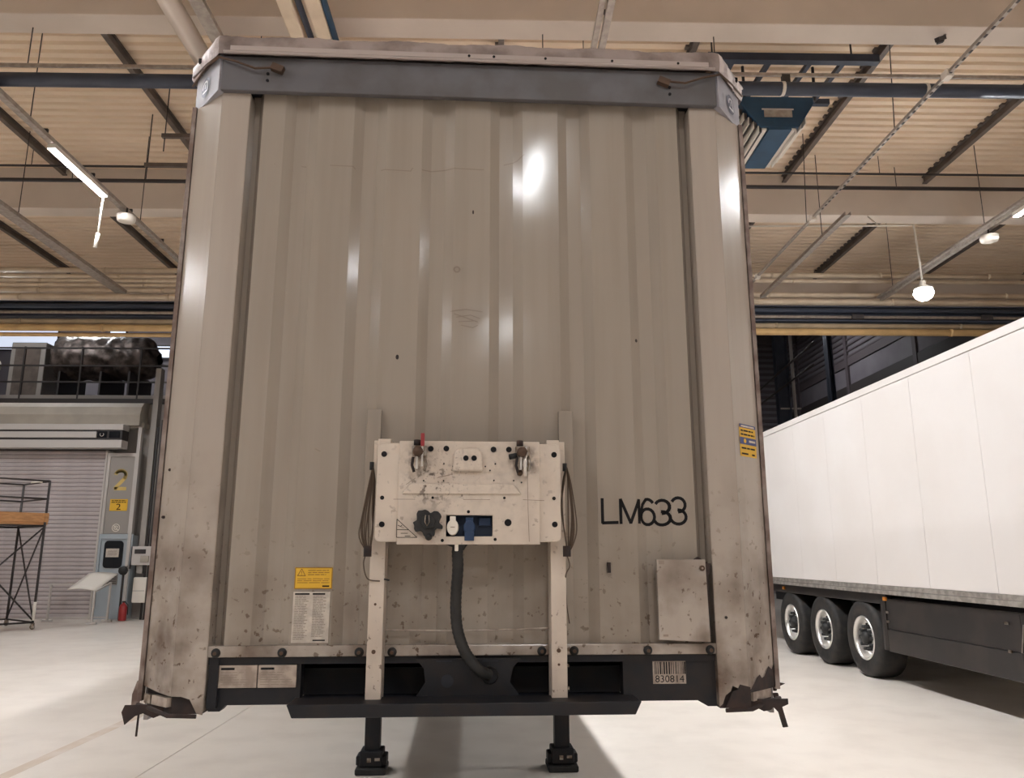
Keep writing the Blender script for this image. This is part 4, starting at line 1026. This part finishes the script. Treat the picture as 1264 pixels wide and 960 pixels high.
# couplings
def board_paint():
    m = M['white'].copy(); m.name = 'greasy_board_white'; nt = m.node_tree; n = nt.nodes; l = nt.links; b = n['Principled BSDF']
    src = b.inputs['Base Color'].links[0].from_socket
    tc = n.new('ShaderNodeTexCoord'); acc = None
    t1 = n.new('ShaderNodeTexNoise'); t1.inputs['Scale'].default_value = 38; t1.inputs['Detail'].default_value = 6; l.new(tc.outputs['Object'], t1.inputs[0])
    t2 = n.new('ShaderNodeTexNoise'); t2.inputs['Scale'].default_value = 90; t2.inputs['Detail'].default_value = 4; l.new(tc.outputs['Object'], t2.inputs[0])
    for c, rad, amt, lo, hi, nz_ in (((-.19, -.15, 2.03), .085, .8, .40, .62, t1), ((.215, -.15, 2.03), .075, .9, .40, .62, t1), ((-.14, -.15, 1.95), .12, .95, .56, .62, t1), ((-.10, -.15, 1.97), .17, .6, .60, .66, t2), ((-.12, -.15, 1.83), .14, .4, .45, .75, t1), ((.10, -.15, 1.98), .30, .25, .45, .8, t1)):
        v = n.new('ShaderNodeVectorMath'); v.operation = 'DISTANCE'; l.new(tc.outputs['Object'], v.inputs[0]); v.inputs[1].default_value = c
        g = n.new('ShaderNodeMapRange'); l.new(v.outputs['Value'], g.inputs[0]); g.inputs[1].default_value = rad; g.inputs[2].default_value = rad * .25; g.inputs[4].default_value = amt
        q = n.new('ShaderNodeMapRange'); l.new(nz_.outputs[0], q.inputs[0]); q.inputs[1].default_value = lo; q.inputs[2].default_value = hi
        k = n.new('ShaderNodeMath'); k.operation = 'MULTIPLY'; l.new(g.outputs[0], k.inputs[0]); l.new(q.outputs[0], k.inputs[1])
        if acc is None: acc = k.outputs[0]
        else:
            mx = n.new('ShaderNodeMath'); mx.operation = 'MAXIMUM'; l.new(acc, mx.inputs[0]); l.new(k.outputs[0], mx.inputs[1]); acc = mx.outputs[0]
    x = n.new('ShaderNodeMix'); x.data_type = 'RGBA'; l.new(acc, x.inputs[0]); l.new(src, x.inputs[6]); x.inputs[7].default_value = (.10, .07, .055, 1)
    l.new(x.outputs[2], b.inputs['Base Color']); return m
BP = board_paint()
for o in cb.children:
    if o.type == 'MESH' and o.data.materials and o.data.materials[0] == M['white']: o.data.materials[0] = BP
def coupling(x, red):
    c = MB().box(x - .028, x + .028, -.185, -.148, 2.045, 2.085).build('air_coupling', 'steel', cb, .004)
    MB().lathe([(0, -.03), (.018, -.028), (.02, .0), (.014, .012)], (x - .004, -.19, 2.06), 'y', 14).build('coupling_head', 'bolt', c)
    MB().box(x - .012, x - .004, -.20, -.185, 1.995, 2.07).box(x + .008, x + .015, -.2, -.185, 2.005, 2.08).build('clamp_bar', 'chrome', c, .002)
    MB().tube([(x - .022, -.19, 2.04), (x - .026, -.185, 2.01), (x - .018, -.18, 1.985)], .006, 6).build('spring', 'rust', c)
    MB().tube([(x + .02, -.19, 2.045), (x + .026, -.185, 2.015), (x + .02, -.18, 1.99)], .006, 6).build('spring', 'steel', c)
    MB().lathe([(0, 0), (.013, 0), (.013, .02), (0, .022)], (x - .01, -.165, 2.088), 'z', 10).build('cap_knob', 'rust', c)
    if red:
        MB().box(x + .004, x + .018, -.185, -.165, 2.05, 2.132).build('red_lever', 'red', c, .003)
    else:
        MB().tube([(x - .05, -.17, 2.045), (x - .02, -.18, 2.05)], .011, 8).build('hose_stub', 'rubber', c)
        MB().lathe([(0, -.012), (.010, -.01), (.012, .01), (0, .012)], (x - .01, -.17, 1.985), 'y', 10).build('drain_cap', 'bolt', c)
        MB().tube([(x + .012, -.19, 2.06), (x + .006, -.2, 2.02), (x + .01, -.19, 1.97)], .007, 6).build('chrome_pipe', 'chrome', c)
coupling(-.187, True); coupling(.203, False)
# black lobed socket cover
lob = []
for k in range(28):
    a = 2 * PI * k / 28; r_ = .046 + .006 * (1 if (k // 2) % 3 else -1) + rs.uniform(-.005, .004); lob.append((-.149 + r_ * math.cos(a) * 1.08, 1.799 + r_ * math.sin(a)))
s_o = MB().prism(lob, -.175, -.148, 'y').build('socket_cover', 'rubber', cb, .003)
MB().prism([(-.149 + .03 * math.cos(k * PI / 3 + .3), 1.80 + .027 * math.sin(k * PI / 3 + .3)) for k in range(6)], -.185, -.175, 'y').build('cover_face', 'rubber', s_o, .004)
MB().tube([(-.158, -.188, 1.825), (-.16, -.192, 1.80), (-.152, -.192, 1.785), (-.144, -.188, 1.80), (-.146, -.188, 1.825)], .002, 5).build('wire_loop', 'steel', s_o)
MB().lathe([(0, -.01), (.012, -.008), (.014, .004)], (-.146, -.17, 1.747), 'y', 12).build('lug', 'rubber', s_o)
# recess with white and blue sockets
MB().box(-.083, .091, -.10, -.09, 1.749, 1.827).box(-.087, -.083, -.14, -.09, 1.745, 1.83).box(.091, .095, -.14, -.09, 1.745, 1.83).box(-.083, .091, -.13, -.09, 1.827, 1.832).build('socket_recess', 'bluedark', cb)
q_ = MB().prism([(-.058 + .022 * math.cos(k * PI / 10), 1.782 + .029 * math.sin(k * PI / 10)) for k in range(20)], -.16, -.10, 'y').build('white_socket', 'whitemetal', cb, .004)
MB().box(-.069, -.047, -.158, -.145, 1.80, 1.823).build('flap', 'whitemetal', q_, .002)
MB().box(-.066, -.05, -.162, -.16, 1.781, 1.784).build('slot', 'scuff', q_)
q_ = MB().prism([(.004 + .022 * math.cos(k * PI / 10), 1.782 + .026 * math.sin(k * PI / 10)) for k in range(20)], -.158, -.10, 'y').build('blue_socket', 'blue', cb, .004)
MB().box(-.014, .022, -.16, -.135, 1.733, 1.765).box(-.01, .018, -.155, -.13, 1.795, 1.818).build('flap', 'blue', q_, .002)
MB().box(.04, .085, -.115, -.10, 1.79, 1.82).build('dark_cover', 'blue', cb, .002)
# cables
cpts = [(-.025, -.12, 1.735), (-.039, -.115, 1.700), (-.037, -.10, 1.636), (-.042, -.07, 1.55), (-.043, -.06, 1.48), (-.036, -.06, 1.41), (-.015, -.06, 1.345), (.012, -.06, 1.30), (.045, -.05, 1.262), (.085, -.02, 1.238)]
def smoothp(P, k=6):
    P = [Vector(p_) for p_ in P]; out = []
    for i in range(len(P) - 1):
        p0, p1, p2, p3 = P[max(0, i - 1)], P[i], P[i + 1], P[min(len(P) - 1, i + 2)]
        for j in range(k):
            t_ = j / k
            out.append(.5 * ((2 * p1) + (p2 - p0) * t_ + (2 * p0 - 5 * p1 + 4 * p2 - p3) * t_ * t_ + (3 * p1 - p0 - 3 * p2 + p3) * t_ ** 3))
    out.append(P[-1]); return out
sp_ = smoothp(cpts, 8)
MB().tube(sp_, [.0205 + .0018 * (i % 2) for i in range(len(sp_))], 12).build('main_cable', 'rubber', TR)
MB().tube(smoothp([(-.02, -.11, 1.735), (-.045, -.10, 1.72), (-.06, -.11, 1.718), (-.085, -.12, 1.728)]), .007, 6).build('branch_cable', 'rubber', TR)
MB().tube(smoothp([(-.02, -.11, 1.70), (0, -.11, 1.725), (.03, -.12, 1.722), (.05, -.12, 1.727)]), .005, 6).build('branch_cable', 'rubber', TR)
MB().box(-.05, -.036, -.145, -.138, 1.695, 1.722).build('cable_tie', 'whitemetal', TR, .003)
MB().lathe([(.03, -.01), (.034, 0), (.03, .02)], (.088, -.0, 1.236), 'y', 14).build('cable_grommet', 'rubber', TR)
MB().tube(smoothp([(-.31, .02, 1.40), (-.1, .03, 1.396), (.1, .03, 1.397), (.32, .02, 1.404)]), .0035, 5).build('thin_wire', 'plate', TR)
# wire coils hung on either side of the board
for s_ in (-1, 1):
    co = empty('wire_coil', (0, 0, 0)); co.parent = TR; tag(co, 'coiled brown wire left of the board' if s_ < 0 else 'coiled brown wire right of the board')
    n_l = 6
    for k in range(n_l):
        top_ = Vector((s_ * (.368 + (.012 if s_ > 0 else 0)), -.095 - .002 * k, 2.018 - .004 * (k % 3)))
        bot = Vector((s_ * (.372 + .010 * (s_ > 0)), -.09 - .002 * k, 1.690 + .004 * (k % 2)))
        wk = (.0, .35, .5, .72, .9, 1.25)[k]; jit = random.uniform(-.004, .004)
        if s_ > 0: xo = (.384 + .008 * wk, .386 + .022 * wk + jit, .384 + .020 * wk, .370, .362 - .004 * wk, .366 + .004 * wk)
        else: xo = (.368 + .008 * wk, .376 + .022 * wk + jit, .376 + .026 * wk, .364 - .003 * wk, .360 + .004 * wk, .360 + .004 * wk)
        P = [top_, Vector((s_ * xo[0], top_.y, 1.96)), Vector((s_ * xo[1], top_.y - .005, 1.84 - .02 * wk)), Vector((s_ * xo[2], top_.y, 1.745)), bot,
             Vector((s_ * xo[3], bot.y, 1.76)), Vector((s_ * xo[4], bot.y, 1.86)), Vector((s_ * xo[5], bot.y, 1.96))]
        P = smoothp(P + [P[0]], 4)[:-1]
        MB().tube(P, .0027, 5, closed=True).build('wire_loop', 'wire', co)
    MB().tube([(s_ * .372, -.1, 2.03), (s_ * .372, -.1, 2.0)], .009, 6).build('binding', 'rubber', co)
    MB().tube([(s_ * .376, -.1, 1.675), (s_ * .376, -.1, 1.715)], .015, 8).build('binding', 'rust', co)
    tail = [(s_ * .378, -.09, 1.68), (s_ * .39, -.07, 1.64), (s_ * .375, -.06, 1.60), (s_ * .385, .0, 1.5), (s_ * .40, .04, 1.42)] if s_ > 0 else [(-.385, -.09, 1.68), (-.392, -.08, 1.65), (-.385, -.07, 1.61), (-.37, -.068, 1.59), (-.33, -.066, 1.585)]
    MB().tube(smoothp(tail), .0025, 5).build('wire_tail', 'wire', co)
MB().bar((-.315, -.062, 1.592), (-.295, -.066, 1.588), .006).build('wire_clip', 'rubber', TR)
# document box on the right
bx = MB().box(.745, .94, .0, .02, 1.36, 1.664).build('document_flap', 'post', TR, .002)
for v in bx.data.vertices:
    if v.co.z < 1.4 and v.co.x > .8: v.co.z -= .010; v.co.x += .006
MB().box(.76, .955, .02, .06, 1.37, 1.655).build('flap_backing', 'rust', TR)
MB().disc((.925, 1.63), .011, -.006, 0, 12).build('flap_bolt', 'bolt', bx)
MB().disc((.925, 1.63), .004, -.009, -.006, 8).build('bolt_head', 'plate', bx)
MB().box(.752, .775, -.001, 0, 1.645, 1.66).box(.76, .78, -.001, 0, 1.372, 1.38).build('flap_rust', 'scuff', bx)
MB().prism([(.94, 1.65), (.965, 1.648), (.955, 1.60), (.945, 1.60)], .01, .03, 'y').build('latch', 'rust', TR)
MB().prism([(.90, 1.664), (.915, 1.674), (.93, 1.664)], .01, .03, 'y').build('latch', 'rust', TR)
# landing gear
for s_ in (-1, 1):
    lx = -.735 if s_ < 0 else .785
    lg = MB().box(lx - .06, lx + .06, 3.58, 3.70, .12, 1.14).build('landing_leg', 'chassis', TR, .008)
    f_ = MB().box(lx - .12, lx + .12, 3.50, 3.78, 0.0, .05).build('foot', 'rubber', lg, .012)
    MB().box(lx - .09, lx + .09, 3.54, 3.74, .05, .17).build('foot_block', 'chassis', lg, .01)
    MB().box(lx - .12, lx + .12, 3.56, 3.72, .06, .13).build('foot_pin', 'chassis', lg, .01)
    MB().box(lx - .03, lx, 3.53, 3.54, .09, .12).box(lx + .03, lx + .07, 3.53, 3.54, .10, .12).build('shiny_bolt', 'steel', lg)
    MB().bar((lx, 3.64, .62), (s_ * .52, 3.64, 1.1), .05).build('stay', 'chassis', lg)
MB().bar((-.735, 3.66, .8), (.785, 3.66, .8), .04).build('cross_shaft', 'chassis', TR)
MB().tube([(-.72, 1.9, .74), (-.70, 1.9, .80), (-.70, 1.9, 1.14)], .012, 6).build('blue_strap', 'blue', TR)
# running gear at the rear
for y in (8.2, 9.5, 10.8):
    c = copy_part(w0, TR, (-1.21, y, .528)); c2_ = copy_part(w0, TR, (1.21, y, .528)); c2_.rotation_euler.z = PI
    MB().tube([(-.9, y, .53), (.9, y, .53)], .07, 10).build('axle', 'chassis', TR)
